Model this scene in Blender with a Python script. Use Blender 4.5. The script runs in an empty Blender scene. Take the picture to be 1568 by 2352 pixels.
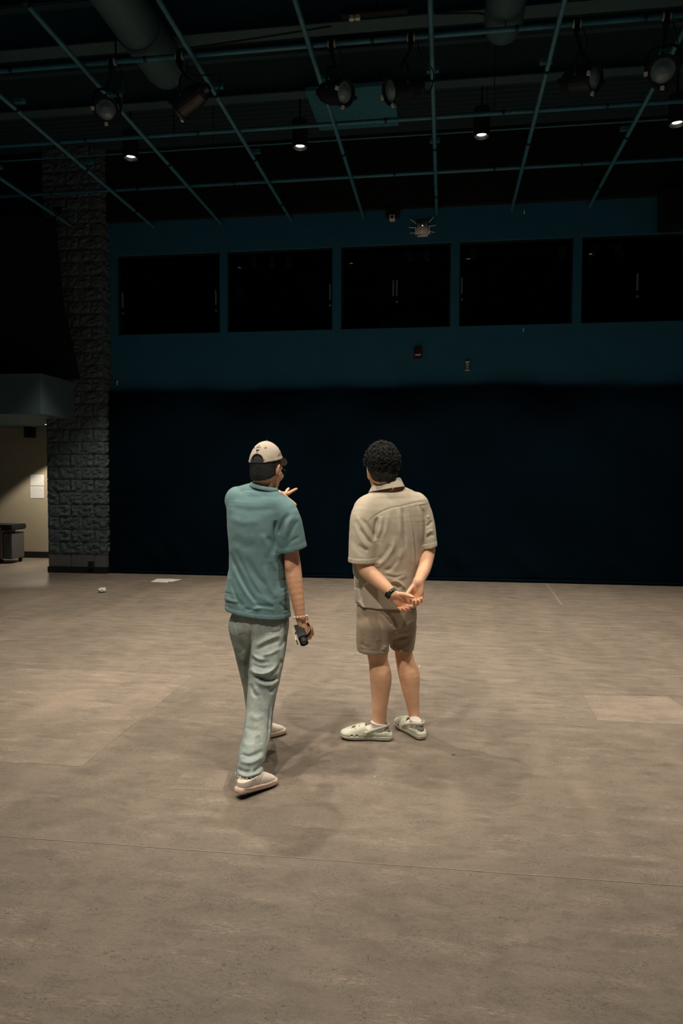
import bpy, bmesh, math, random
import numpy as np
from mathutils import Vector, Matrix, noise as mnoise
random.seed(7)
sc = bpy.context.scene
COL = sc.collection
# ---------------------------------------------------------------- camera
F, YAW, PIT, ROL, CAMH = 1661.1, -0.1414, -0.0504, 0.003, 1.6
cyw, syw = math.cos(YAW), math.sin(YAW)
fw = Vector((syw*math.cos(PIT), cyw*math.cos(PIT), math.sin(PIT)))
rt = Vector((cyw, -syw, 0)); up = rt.cross(fw)
rt2 = rt*math.cos(ROL)+up*math.sin(ROL); up2 = -rt*math.sin(ROL)+up*math.cos(ROL)
cam_data = bpy.data.cameras.new('camera')
cam = bpy.data.objects.new('camera', cam_data); COL.objects.link(cam)
cam_data.sensor_fit = 'VERTICAL'; cam_data.sensor_height = 36.0; cam_data.lens = F/2352*36
cam_data.clip_start = .05; cam_data.clip_end = 100
M = Matrix((rt2, up2, -fw)).transposed().to_4x4(); M.translation = (0, 0, CAMH)
cam.matrix_world = M
sc.camera = cam
# ---------------------------------------------------------------- world and exposure
w = bpy.data.worlds.new('world'); sc.world = w; w.use_nodes = True
bgn = w.node_tree.nodes['Background']; bgn.inputs[0].default_value = (.04, .60, .95, 1); bgn.inputs[1].default_value = .020
vs = sc.view_settings
vs.view_transform = 'Standard'; vs.look = 'None'; vs.gamma = 1; vs.use_curve_mapping = False; vs.exposure = 0.25
sc.cycles.use_denoising = True
sc.cycles.max_bounces = 8
LAMP_POWER = .66
LAMP_COLOR = (1.0, .89, .74)

# ---------------------------------------------------------------- coordinate helpers: (u,v,z) is the frame that looks along the camera's heading
cp, sp, cr, sr = math.cos(PIT), math.sin(PIT), math.cos(ROL), math.sin(ROL)
def uvz(px, py, v):
    a0, b0 = (px-784)/F, -(py-1176)/F
    a, b = a0*cr-b0*sr, a0*sr+b0*cr
    d = cp-b*sp
    return np.array([v*a/d, v, CAMH+v*(sp+b*cp)/d])
def ground_v(py): 
    b = -(py-1176)/F
    return -CAMH*(cp-b*sp)/(sp+b*cp)
def world(p): return Vector((cyw*p[0]+syw*p[1], -syw*p[0]+cyw*p[1], p[2]))
def W(px, py, v): return world(uvz(px, py, v))
def atY(px, py, Y):
    q = uvz(px, py, 1.0)-np.array([0, 0, CAMH]); d = world(q)
    return d*(Y/d.y)+Vector((0, 0, CAMH))
def atZ(px, py, Z):
    q = uvz(px, py, 1.0)-np.array([0, 0, CAMH]); d = world(q)
    s = (Z-CAMH)/d.z
    return Vector((d.x*s, d.y*s, Z))
# ---------------------------------------------------------------- object helpers
def tag(o, label=None, cat=None, group=None, kind=None):
    if label: o['label'] = label
    if cat: o['category'] = cat
    if group: o['group'] = group
    if kind: o['kind'] = kind
    return o
def empty(name, loc=(0, 0, 0), rz=0, parent=None):
    o = bpy.data.objects.new(name, None); COL.objects.link(o); o.location = loc; o.rotation_euler = (0, 0, rz)
    o.empty_display_size = .05
    if parent: o.parent = parent
    return o
def link(name, me, mat=None, parent=None, loc=None, smooth=False):
    o = bpy.data.objects.new(name, me); COL.objects.link(o)
    if mat and not me.materials: me.materials.append(mat)
    if parent: o.parent = parent
    if loc is not None: o.location = loc
    if smooth:
        me.polygons.foreach_set('use_smooth', [True]*len(me.polygons))
    return o
def bm_obj(name, bm, mat=None, parent=None, loc=None, smooth=False):
    bmesh.ops.recalc_face_normals(bm, faces=bm.faces)
    me = bpy.data.meshes.new(name); bm.to_mesh(me); bm.free()
    return link(name, me, mat, parent, loc, smooth)
def struct(name, bm, mat, parent=None, smooth=False):
    o = bm_obj(name, bm, mat, parent, None, smooth)
    if not parent: o['kind'] = 'structure'
    return o
def add_box(bm, lo, hi, bev=0):
    v = [bm.verts.new((x, y, z)) for x in (lo[0], hi[0]) for y in (lo[1], hi[1]) for z in (lo[2], hi[2])]
    fs = [bm.faces.new([v[i] for i in q]) for q in ((0, 1, 3, 2), (4, 6, 7, 5), (0, 4, 5, 1), (2, 3, 7, 6), (0, 2, 6, 4), (1, 5, 7, 3))]
    if bev:
        es = list({e for f in fs for e in f.edges})
        bmesh.ops.bevel(bm, geom=es, offset=bev, segments=2, affect='EDGES')
    return bm
def box(lo, hi, bev=0): return add_box(bmesh.new(), lo, hi, bev)
def frame_of(t):
    t = Vector(t).normalized(); a = Vector((0, 0, 1)) if abs(t.z) < .9 else Vector((1, 0, 0))
    n = t.cross(a).normalized(); return t, n, n.cross(t)
def add_tube(bm, pts, r, seg=10, caps=True):
    pts = [Vector(p) for p in pts]; rr = r if hasattr(r, '__len__') else [r]*len(pts)
    rings = []; n = None
    for i, p in enumerate(pts):
        t = (pts[min(i+1, len(pts)-1)]-pts[max(i-1, 0)]).normalized()
        if n is None: _, n, _ = frame_of(t)
        n = (n-t*n.dot(t)).normalized(); b = t.cross(n)
        rings.append([bm.verts.new(p+(n*math.cos(k*2*math.pi/seg)+b*math.sin(k*2*math.pi/seg))*rr[i]) for k in range(seg)])
    for a, b in zip(rings, rings[1:]):
        for k in range(seg): bm.faces.new((a[k], a[(k+1) % seg], b[(k+1) % seg], b[k]))
    if caps:
        bm.faces.new(rings[0][::-1]); bm.faces.new(rings[-1])
    return bm
def tube_bm(pts, r, seg=10, caps=True): return add_tube(bmesh.new(), pts, r, seg, caps)
def add_lathe(bm, prof, origin=(0, 0, 0), axis=(0, 0, 1), seg=20, close=True):
    t, n, b = frame_of(axis); o = Vector(origin); rings = []
    for r, h in prof:
        if r < 1e-6: rings.append([bm.verts.new(o+t*h)])
        else: rings.append([bm.verts.new(o+t*h+(n*math.cos(k*2*math.pi/seg)+b*math.sin(k*2*math.pi/seg))*r) for k in range(seg)])
    for a, c in zip(rings, rings[1:]):
        for k in range(seg):
            q = [a[k % len(a)], a[(k+1) % len(a)], c[(k+1) % len(c)], c[k % len(c)]]
            q = list(dict.fromkeys(q))
            if len(q) > 2: bm.faces.new(q)
    return bm
def lathe_bm(*a, **k): return add_lathe(bmesh.new(), *a, **k)
def catmull(P, n):
    P = np.asarray(P, float); m = len(P)
    if m == 2: return P[0]+(P[1]-P[0])*np.linspace(0, 1, n)[:, None]
    Q = np.vstack([2*P[0]-P[1], P, 2*P[-1]-P[-2]]); out = []
    for s in np.linspace(0, m-1-1e-9, n):
        i = int(s); t = s-i; p0, p1, p2, p3 = Q[i:i+4]
        out.append(.5*((2*p1)+(-p0+p2)*t+(2*p0-5*p1+4*p2-p3)*t*t+(-p0+3*p1-3*p2+p3)*t**3))
    return np.array(out)
# ---------------------------------------------------------------- materials
def lin(*c): return tuple(((x/255)/12.92 if x/255 <= .04045 else ((x/255+.055)/1.055)**2.4) for x in c)
class NT:
    def __init__(s, name):
        s.m = bpy.data.materials.new(name); s.m.use_nodes = True; s.t = s.m.node_tree; s.N = s.t.nodes; s.p = s.N['Principled BSDF']
    def n(s, typ, **kw):
        d = s.N.new(typ)
        for k, v in kw.items():
            if k.startswith('i_'):
                key = k[2:]; key = int(key) if key.isdigit() else key.replace('_', ' ')
                if hasattr(v, 'links') or isinstance(v, bpy.types.NodeSocket): s.t.links.new(v, d.inputs[key])
                else: d.inputs[key].default_value = v
            else: setattr(d, k, v)
        return d
    def l(s, a, b): s.t.links.new(a, b)
    def coords(s, scale=(1, 1, 1), kind='Object', rot=(0, 0, 0)):
        tc = s.n('ShaderNodeTexCoord'); mp = s.n('ShaderNodeMapping'); s.l(tc.outputs[kind], mp.inputs[0]); mp.inputs['Scale'].default_value = scale; mp.inputs['Rotation'].default_value = rot
        return mp.outputs[0]
    def noise(s, co, sc, det=4, rough=.6, dist=0):
        d = s.n('ShaderNodeTexNoise', i_Scale=sc, i_Detail=det, i_Roughness=rough, i_Distortion=dist); s.l(co, d.inputs['Vector']); return d.outputs['Fac']
    def ramp(s, fac, stops):
        d = s.n('ShaderNodeValToRGB'); s.l(fac, d.inputs[0]); e = d.color_ramp.elements
        while len(e) < len(stops): e.new(.5)
        for k, (pos, c) in enumerate(stops):
            e[k].position = pos; e[k].color = (*c, 1) if hasattr(c, '__len__') else (c, c, c, 1)
        return d.outputs[0]
    def mix(s, fac, a, b, mode='MIX'):
        d = s.n('ShaderNodeMix', data_type='RGBA', blend_type=mode)
        for sock, v in ((d.inputs[0], fac), (d.inputs[6], a), (d.inputs[7], b)):
            if isinstance(v, bpy.types.NodeSocket): s.l(v, sock)
            else: sock.default_value = (*v, 1) if hasattr(v, '__len__') and len(v) == 3 else v
        return d.outputs[2]
    def bump(s, h, strength=.3, dist=.01):
        b = s.n('ShaderNodeBump', i_Strength=strength, i_Distance=dist); s.l(h, b.inputs['Height']); s.l(b.outputs[0], s.p.inputs['Normal'])
    def base(s, c, rough=.8, metal=0, spec=.5):
        if isinstance(c, bpy.types.NodeSocket): s.l(c, s.p.inputs['Base Color'])
        else: s.p.inputs['Base Color'].default_value = (*c, 1)
        if isinstance(rough, bpy.types.NodeSocket): s.l(rough, s.p.inputs['Roughness'])
        else: s.p.inputs['Roughness'].default_value = rough
        s.p.inputs['Metallic'].default_value = metal; s.p.inputs['Specular IOR Level'].default_value = spec
        return s
def simple(name, c, rough=.7, metal=0, spec=.5, var=.12, scale=30, bump=0):
    t = NT(name); co = t.coords(); nz = t.noise(co, scale, 3)
    t.base(t.ramp(nz, [(.3, tuple(x*(1-var) for x in c)), (.7, tuple(min(1, x*(1+var)) for x in c))]), rough, metal, spec)
    if bump: t.bump(nz, bump, .004)
    return t.m
def emit(name, c, s):
    t = NT(name); t.base((0, 0, 0), .5); t.p.inputs['Emission Color'].default_value = (*c, 1); t.p.inputs['Emission Strength'].default_value = s
    co = t.coords(); t.noise(co, 5); return t.m
# ================================================================ the room
YW = 11.24                      # plane of the back wall
Z1, Z2, Z3 = 3.866, 5.131, 5.647  # window sill, window head, top of the painted wall
WX = [-5.28, -3.56, -3.44, -1.753, -1.619, .057, .19, 1.849, 1.973, 3.64]
CX0, CX1, CY = -6.41, -5.41, 11.0   # block column
def mat_floor(name, tint, seed=0.0):
    t = NT(name)
    co = t.coords(); 
    mp = t.n('ShaderNodeMapping'); t.l(co, mp.inputs[0]); mp.inputs['Location'].default_value = (seed, seed*.7, 0)
    co = mp.outputs[0]
    def sc_(s): 
        m = t.n('ShaderNodeMapping'); t.l(co, m.inputs[0]); m.inputs['Scale'].default_value = s; return m.outputs[0]
    big = t.noise(sc_((1, 1, 1)), 1.1, 5, .62)
    mid = t.noise(sc_((1, 2.2, 1)), 6, 6, .7, .6)
    fine = t.noise(sc_((1, 2.6, 1)), 42, 5, .75, 1.2)
    vein = t.noise(sc_((1, 1.7, 1)), 26, 4, .65, 2.2)
    streak = t.noise(sc_((1, .12, 1)), 3.2, 3, .6)
    c = t.mix(t.ramp(big, [(.3, 0), (.72, 1)]), tuple(x*.80 for x in tint), tuple(x*1.14 for x in tint))
    c = t.mix(t.ramp(mid, [(.35, .55), (.5, 0), (.66, 0)]), c, tuple(x*.62 for x in tint))
    c = t.mix(t.ramp(mid, [(.5, 0), (.75, .5)]), c, tuple(x*1.25 for x in tint))
    c = t.mix(t.ramp(fine, [(.34, .6), (.47, 0), (1, 0)]), c, tuple(x*.55 for x in tint))
    c = t.mix(t.ramp(fine, [(.56, 0), (.75, .45)]), c, tuple(min(1, x*1.5) for x in tint))
    c = t.mix(t.ramp(vein, [(.30, .75), (.385, 0), (1, 0)]), c, tuple(x*.42 for x in tint))
    c = t.mix(t.ramp(streak, [(.5, 0), (.75, .30)]), c, (tint[0]*1.5, tint[1]*1.45, tint[2]*1.4))
    clus = t.noise(sc_((1, 1.6, 1)), 5.5, 3, .6); fl = t.noise(sc_((1, 1.5, 1)), 85, 3, .6, 1.6); fl2 = t.noise(sc_((1, 2.0, 1)), 62, 3, .6, 1.2)
    def both(x, y):
        q = t.n('ShaderNodeMath', operation='MULTIPLY'); t.l(x, q.inputs[0]); t.l(y, q.inputs[1]); return q.outputs[0]
    c = t.mix(both(t.ramp(clus, [(.44, .15), (.62, 1)]), t.ramp(fl, [(.36, 1), (.45, 0), (1, 0)])), c, tuple(x*.40 for x in tint))
    c = t.mix(both(t.ramp(clus, [(.35, 1), (.6, .35)]), t.ramp(fl2, [(.60, 0), (.70, .55)])), c, tuple(min(1, x*1.55) for x in tint))
    # scuffs rubbed into the sheet
    m1 = t.noise(sc_((1, 3.4, 1)), 3.0, 3, .5); m2 = t.noise(sc_((1, 5, 1)), 30, 5, .8, .5)
    sm = t.n('ShaderNodeMath', operation='MULTIPLY'); t.l(t.ramp(m1, [(.53, 0), (.68, 1)]), sm.inputs[0]); t.l(t.ramp(m2, [(.47, 0), (.66, .8)]), sm.inputs[1])
    c = t.mix(sm.outputs[0], c, (tint[0]*2.0, tint[1]*1.95, tint[2]*1.9))
    ro = t.ramp(mid, [(.3, .42), (.7, .58)])
    t.base(c, ro, 0, .35); t.bump(fine, .05, .002)
    return t.m
FT = lin(131, 120, 108)
M_FLOOR = mat_floor('linoleum', FT)
M_PANEL = mat_floor('linoleum_new', tuple(a*b for a, b in zip(FT, (1.17, 1.16, 1.16))), 5.3)
M_WALL = simple('wall_paint', (.014,.125,.220), .75, var=.06, scale=3, bump=.02)
M_CEIL = simple('ceiling_black', (.012, .022, .025), .8)
M_DECK = simple('steel_deck', (.022, .055, .065), .6)
M_BLACK = simple('black_paint', (.006, .008, .009), .6)
M_VOID = simple('unlit_black', (.002, .0025, .003), .9)
M_PIPE = simple('pipe_paint', (.040, .180, .250), .45, var=.2, scale=14)
M_STEEL = simple('grey_steel', (.32, .34, .34), .4, .7)
M_DUCT = simple('duct_paint', (.04, .09, .105), .6)
M_WHITE = simple('white_plastic', (.75, .73, .68), .45)
M_PAPER = simple('paper', (.82, .80, .76), .8, var=.05)
M_RED = simple('red_plastic', (.06, .006, .007), .4)
M_CORR = simple('corridor_paint', lin(176, 164, 140), .8, var=.04, scale=3)
M_SOFF = simple('soffit_paint', (.075, .13, .15), .8, var=.05, scale=3)
def mat_stone(k):
    t = NT('split_face_block'); co = t.coords(); a = t.noise(co, 9, 6, .7); b = t.noise(co, 60, 4, .7)
    c = t.mix(t.ramp(b, [(.3, 0), (.7, 1)]), (.055*k, .085*k, .095*k), (.125*k, .15*k, .15*k))
    c = t.mix(t.ramp(a, [(.35, .6), (.6, 0)]), c, (.035, .055, .06)); t.base(c, .9, 0, .2); t.bump(b, .9, .012); return t.m
M_STONE = mat_stone(1.35)
M_SMOOTHB = simple('smooth_block', (.12, .13, .13), .85, var=.1, scale=40)
M_MORTAR = simple('mortar', (.11, .135, .14), .95, scale=80)
def mat_cloth_black():
    t = NT('black_drape'); co = t.coords(); n = t.noise(co, 260, 2); b = t.noise(co, 1.5, 3)
    t.base(t.ramp(b, [(.3, (.0004, .0042, .0082)), (.7, (.0006, .0058, .0110))]), .95, 0, .04); t.p.inputs['Sheen Weight'].default_value = .03
    t.p.inputs['Sheen Tint'].default_value = (.3, .7, .8, 1)
    t.bump(n, .15, .002); return t.m
M_DRAPE = mat_cloth_black()
def mat_glass():
    t = NT('dark_window_glass'); t.base((.04, .05, .06), .02, 0, .5); co = t.coords(); nz = t.noise(co, 2)
    t.l(t.ramp(nz, [(0, (.30, .36, .38)), (1, (.34, .40, .42))]), t.p.inputs['Base Color']); t.p.inputs['Transmission Weight'].default_value = 1.0; t.p.inputs['IOR'].default_value = 1.35
    return t.m
M_GLASS = mat_glass()
# floor ---------------------------------------------------------------
floor_o = struct('floor', box((-12, -5, -.1), (9, 13.2, 0)), M_FLOOR)
def floor_sheet(name, quad, h, mat, y=0):
    bm = bmesh.new(); P = [atZ(x, yy, 0) for x, yy in quad]
    lo = [bm.verts.new((p.x, p.y, -.002)) for p in P]; hi = [bm.verts.new((p.x, p.y, h)) for p in P]
    n = len(P); bm.faces.new(hi); bm.faces.new(lo[::-1])
    for i in range(n): bm.faces.new((lo[i], lo[(i+1) % n], hi[(i+1) % n], hi[i]))
    return bm_obj(name, bm, mat, floor_o)
floor_sheet('panel', [(-260, 1522), (445, 1551), (187, 1761), (-260, 1736)], .0012, M_PANEL)
floor_sheet('panel', [(1339, 1597), (1531, 1600), (1640, 1668), (1372, 1655)], .0012, M_PANEL)
floor_sheet('panel', [(430, 1768), (527, 1770), (510, 1817), (388, 1812)], .0010, M_PANEL)
M_SEAM = simple('seam_filler', tuple(x*1.3 for x in FT), .6)
def seam(p, q, wid=.005):
    a, b = atZ(*p, 0), atZ(*q, 0); d = (b-a).normalized(); n = Vector((-d.y, d.x, 0))*wid/2
    bm = bmesh.new(); vv = [bm.verts.new(c+Vector((0, 0, z))) for z in (-.001, .0016) for c in (a-n, b-n, b+n, a+n)]
    bm.faces.new(vv[4:]); bm.faces.new(vv[:4][::-1])
    for i in range(4): bm.faces.new((vv[i], vv[(i+1) % 4], vv[4+(i+1) % 4], vv[4+i]))
    bm_obj('seam', bm, M_SEAM, floor_o)
seam((-200, 1906), (1760, 2050), .0045); seam((640, 1638), (1700, 1667), .006); seam((-50, 1641), (345, 1655), .006)
seam((1254, 1340), (1290, 1390), .02)
# back wall with five window openings ---------------------------------
bm = bmesh.new()
X0, X1 = -5.6, 9.0
add_box(bm, (X0, YW, 0), (X1, YW+.2, Z1)); add_box(bm, (X0, YW, Z2), (X1, YW+.2, Z3))
xs = [X0]+WX+[X1]
for i in range(0, len(xs), 2): add_box(bm, (xs[i], YW, Z1), (xs[i+1], YW+.2, Z2))
struct('wall_back', bm, M_WALL)
struct('trim_1', box((X0, YW-.10, Z3), (X1, YW+.2, Z3+1.2)), M_VOID)
M_LATCH = simple('latch_metal', (.34, .38, .38), .35, .6)
for i in range(5):
    a, b = WX[2*i], WX[2*i+1]
    e = empty(f'window_{i+1}', ((a+b)/2, YW+.1, Z1)); e['kind'] = 'structure'
    hw = (b-a)/2; H = Z2-Z1
    bm = bmesh.new()
    for lo, hi in (((-hw, -.05, 0), (-hw+.025, .05, H)), ((hw-.025, -.05, 0), (hw, .05, H)), ((-hw+.025, -.05, 0), (hw-.025, .05, .025)), ((-hw+.025, -.05, H-.02), (hw-.025, .05, H))): add_box(bm, lo, hi)
    bm_obj('window_frame', bm, M_BLACK, e)
    bm_obj('pane', box((-hw+.025, -.004, .025), (hw-.025, .004, H-.02)), M_GLASS, e)
    LX = {0: [282, 496], 1: [758], 2: [903, 911], 3: [1060], 4: [1463]}[i]
    LY = {282: 690, 496: 683, 758: 671, 903: 662, 911: 662, 1060: 656, 1463: 648}
    for px in LX:
        p = atY(px, LY[px], YW+.07)-Vector(e.location)
        bm_obj('latch', box((p.x-.012, -.05, p.z-.12), (p.x+.012, -.02, p.z+.12), .003), M_LATCH, e)
        if px != 903: bm_obj('knob', lathe_bm([(0, -.05), (.016, -.05), (.018, -.03), (.010, -.015), (.010, 0), (0, 0)], (p.x+.002, -.005, p.z-.21), (0, 1, 0), 12), M_LATCH, e)
# control room behind the glass
struct('floor_control_room', box((-5.5, YW+.2, Z1-.6), (6, YW+3.2, Z1-.5)), M_VOID); struct('ceiling_control_room', box((-5.5, YW+.2, Z2+.3), (6, YW+3.2, Z2+.4)), M_VOID)
struct('wall_control_back', box((-5.5, YW+3.2, Z1-.6), (6, YW+3.3, Z2+.4)), M_VOID)
struct('wall_control_left', box((-5.6, YW+.2, Z1-.6), (-5.5, YW+3.3, Z2+.4)), M_VOID); struct('wall_control_right', box((6, YW+.2, Z1-.6), (6.1, YW+3.3, Z2+.4)), M_VOID)
M_TRK = simple('track_head', (.45, .55, .56), .5)
def track_head(px, py, tilt, lab):
    p = atY(px, py, YW+1.3); e = empty('track_spotlight', (p.x, p.y, p.z)); tag(e, lab, 'spotlight', 'track spotlights in the control room')
    ax = Vector((math.sin(tilt), -.25, -math.cos(tilt)))
    bm_obj('housing', lathe_bm([(0, -.09), (.05, -.09), (.055, -.07), (.055, .09), (.045, .09), (.045, .05), (0, .05)], (0, 0, 0), ax, 14), M_TRK, e)
    q = ax.normalized()*-.06
    bm_obj('stem', tube_bm([q, (q.x+.03, 0, .10), (q.x+.03, 0, Z2+.3-p.z)], .010, 8), M_TRK, e)
for (px, py, t, lab) in ((583, 603, 0, 'left one of three track spotlights behind the second window'), (625, 601, .05, 'middle one of three track spotlights behind the second window'), (661, 600, .25, 'right one of three track spotlights behind the second window'),
        (940, 588, .35, 'tilted left track spotlight behind the middle window'), (980, 585, -.05, 'upright right track spotlight behind the middle window'), (1087, 583, 0, 'track spotlight at the left of the fourth window'), (1291, 577, -.2, 'track spotlight at the right of the fourth window'),
        (1362, 578, -.25, 'left track spotlight behind the rightmost window'), (1422, 577, .4, 'right track spotlight behind the rightmost window')): track_head(px, py, t, lab)
def at_box(name, px0, py0, px1, py1, Y, dep, mat, lab, cat, bev=.004):
    a, b = atY(px0, py0, Y), atY(px1, py1, Y)
    o = bm_obj(name, box((a.x-(a.x+b.x)/2, 0, 0), ((b.x-a.x)/2, dep, a.z-b.z), bev), mat, None, ((a.x+b.x)/2, Y, b.z))
    return tag(o, lab, cat)
at_box('notice_sheet', 542, 654, 561, 685, YW+3.19, .008, M_TRK, 'pale notice sheet on the far wall behind the second window', 'paper', .001)
# a desk that carries the monitors, and shelves
def desk():
    a = atY(860, 741, YW+.9); e = empty('mixing_desk', (a.x, YW+.6, Z1-.5)); tag(e, 'dark control desk behind the middle window carrying two small monitors', 'desk')
    bm_obj('worktop', box((-.6, 0, .60), (1.3, .6, .64)), M_BLACK, e)
    for x in (-.55, 1.2): bm_obj('leg', box((x, .05, 0), (x+.05, .55, .60)), M_BLACK, e)
    return Z1-.5+.64
zt = desk()
M_FILLGLOW = emit('screen_fill_glow', (.25, .75, .9), 2.5)  # glow added on the monitors' unseen far side to brighten the control room
def monitor(px, lab):
    a = atY(px, 730, YW+.85); e = empty('monitor', (a.x, YW+.85, zt)); tag(e, lab, 'monitor')
    bm_obj('screen', box((-.085, 0, .03), (.085, .02, .16), .003), M_TRK, e); bm_obj('added_glow', box((-.075, .02, .04), (.075, .023, .15)), M_FILLGLOW, e)
    bm_obj('stand', box((-.04, -.02, 0), (.04, .06, .012)), M_BLACK, e); bm_obj('neck', box((-.012, .02, .012), (.012, .035, .08)), M_BLACK, e)
monitor(885, 'left small monitor on the control desk behind the middle window'); monitor(931, 'right small monitor on the control desk behind the middle window')
# baseboards, column ---------------------------------------------------
bm = bmesh.new(); add_box(bm, (CX0-.012, CY-.012, 0), (CX1+.012, CY, .10)); add_box(bm, (CX1, CY, 0), (CX1+.012, YW, .10))
struct('baseboard_column', bm, M_BLACK)
CW = empty('block_column', ((CX0+CX1)/2, CY, 0)); tag(CW, 'split-face concrete block column beside the black curtain', 'column')
CW['kind'] = 'structure'; del CW['category']
cw0 = Vector(CW.location)
def wl(p): return Vector(p)-cw0
bm = box(wl((CX0+.01, CY+.012, 0)), wl((CX1-.012, YW+.6, 6.72))); bm_obj('core', bm, M_MORTAR, CW)
def block(x0, x1, y0, y1, h, seed, faces, rough=.030):
    """box with its front (-y) or right (+x) faces split rough"""
    bm = bmesh.new(); g = .005
    nx = max(3, int((x1-x0)/.034)); ny = max(2, int((y1-y0)/.04)); nz = 6
    def disp(p, s): return (mnoise.fractal(Vector((p[0]*13+seed*7.1, p[1]*13+s*3.3, p[2]*17)), .8, 2.1, 4)*1.0+.45)*rough
    def grid(o, du, dv, nu, nv, nrm, s):
        V = []
        for i in range(nu+1):
            row = []
            for j in range(nv+1):
                p = o+du*(i/nu)+dv*(j/nv); e = min(i, nu-i)*1., min(j, nv-j)*1.
                k = 1 if min(e) >= 1 else .10
                row.append(bm.verts.new(p+nrm*(max(-.006, disp(p, s))*k)))
            V.append(row)
        for i in range(nu):
            for j in range(nv): bm.faces.new((V[i][j], V[i+1][j], V[i+1][j+1], V[i][j+1]))
    L = x1-x0-2*g; D = y1-y0-(g if 'r' in faces and y0 > 0 else 0); H = h-2*g
    o = Vector((g, g if y0 > 0 else 0, g))
    if 'f' in faces: grid(o, Vector((L, 0, 0)), Vector((0, 0, H)), nx, nz, Vector((0, -1, 0)), 0)
    if 'r' in faces: grid(o+Vector((L, 0, 0)), Vector((0, D-o.y, 0)), Vector((0, 0, H)), ny, nz, Vector((1, 0, 0)), 5)
    if 'l' in faces: grid(o, Vector((0, D-o.y, 0)), Vector((0, 0, H)), ny, nz, Vector((-1, 0, 0)), 9)
    # plain top, bottom
    for z in (g, g+H):
        bm.faces.new([bm.verts.new((x, y, z)) for x, y in ((g, o.y), (g+L, o.y), (g+L, D), (g, D))])
    bmesh.ops.remove_doubles(bm, verts=bm.verts, dist=.0005); bmesh.ops.recalc_face_normals(bm, faces=bm.faces)
    me = bpy.data.meshes.new('block'); bm.to_mesh(me); bm.free(); me.materials.append(M_STONE if rough > .01 else M_SMOOTHB); return me
cache = {}
def put_block(x0, x1, y0, y1, z, h, faces, var, rough=.030):
    k = (round(x1-x0, 3), round(y1-y0, 3), y0 > CY+.05, faces, var, rough)
    if k not in cache: cache[k] = block(0, x1-x0, .1 if y0 > CY+.05 else 0, (.1 if y0 > CY+.05 else 0)+y1-y0, h, len(cache)+1.0, faces, rough)
    o = bpy.data.objects.new('block', cache[k]); COL.objects.link(o); o.parent = CW
    o.location = wl((x0, y0-(.1 if y0 > CY+.05 else 0), z))
CH = .2032
for c in range(33):
    z = .10+c*CH if c else .10
    rg = .030 if c else .0
    h = CH; odd = c % 2; var = random.randrange(4)
    cuts = [CX0, CX0+.4, CX0+.8, CX1] if not odd else [CX0, CX0+.2, CX0+.6, CX1]
    for i in range(3):
        fc = 'f'+('l' if i == 0 else '')+('r' if i == 2 else '')
        put_block(cuts[i], cuts[i+1], CY, CY+(.2 if not odd else .14), z, h, fc, random.randrange(4), rg)
    put_block(CX1-.2, CX1, CY+(.2 if not odd else .14), YW+.5, z, h, 'r', var, rg)
p = atY(209, 1298, CY-.02)
o = bm_obj('floor_socket', box((-.045, -.03, -.06), (.045, 0, .06), .006), M_BLACK, None, (p.x, CY-.004, p.z)); tag(o, 'black socket box on the smooth bottom course of the block column', 'socket')
# curtain --------------------------------------------------------------
def curtain():
    e = empty('stage_curtain', (0, YW-.12, 0)); tag(e, 'long black stage curtain hanging under the windows', 'curtain')
    nx, nz = 420, 60; Xa, Xb = CX1+.02, 8.0; V = []; Fc = []
    rs = np.random.RandomState(3)
    bumps = [(-4.55, .25, .55, .28), (-4.2, .32, .30, .45), (-1.2, .2, .25, .25), (.2, .25, .35, .3), (1.15, .30, .25, .35), (1.35, .18, .12, .2), (2.55, .34, .22, .4), (2.8, .2, .12, .22), (3.6, .3, .25, .4)]
    for i in range(nx+1):
        x = Xa+(Xb-Xa)*i/nx
        top = 2.90+.018*math.sin(x*1.05+.6)+.02*math.sin(x*.5+2)+.012*math.sin(x*2.3)
        for j in range(nz+1):
            t = j/nz; z = .035+(top-.035)*t
            y = .020*math.sin(x*5.2+.9*math.sin(z*.9+x))*(.35+.65*t)+.012*math.sin(x*11+z*1.3)*(.3+.5*t)
            for bx, bz, sx, sz in bumps:
                d = ((x-bx-.35*(z-bz)*math.sin(bx*3))/sx)**2+((z-bz)/sz)**2
                y -= .035*math.exp(-d*1.5)*math.sin((x-bx)*9+(z-bz)*6+bx)
            y -= .03*math.exp(-(z/.10)**2)*(.5+.5*math.sin(x*3.1))
            V.append((x, y, z))
    k = nz+1
    for i in range(nx):
        for j in range(nz): Fc.append((i*k+j, (i+1)*k+j, (i+1)*k+j+1, i*k+j+1))
    me = bpy.data.meshes.new('cloth'); me.from_pydata(V, [], Fc); o = link('cloth', me, M_DRAPE, e, smooth=True)
    m = o.modifiers.new('s', 'SOLIDIFY'); m.thickness = .006
    hem = [(Xa+(Xb-Xa)*i/80, -.030-.004*math.sin(i), .026) for i in range(81)]
    bm_obj('weighted_hem', tube_bm(hem, .026, 8), M_DRAPE, e, smooth=True)
    bm_obj('batten', tube_bm([(Xa, .05, 2.88), (Xb, .05, 2.88)], .018, 8), M_BLACK, e)
curtain()
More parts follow.
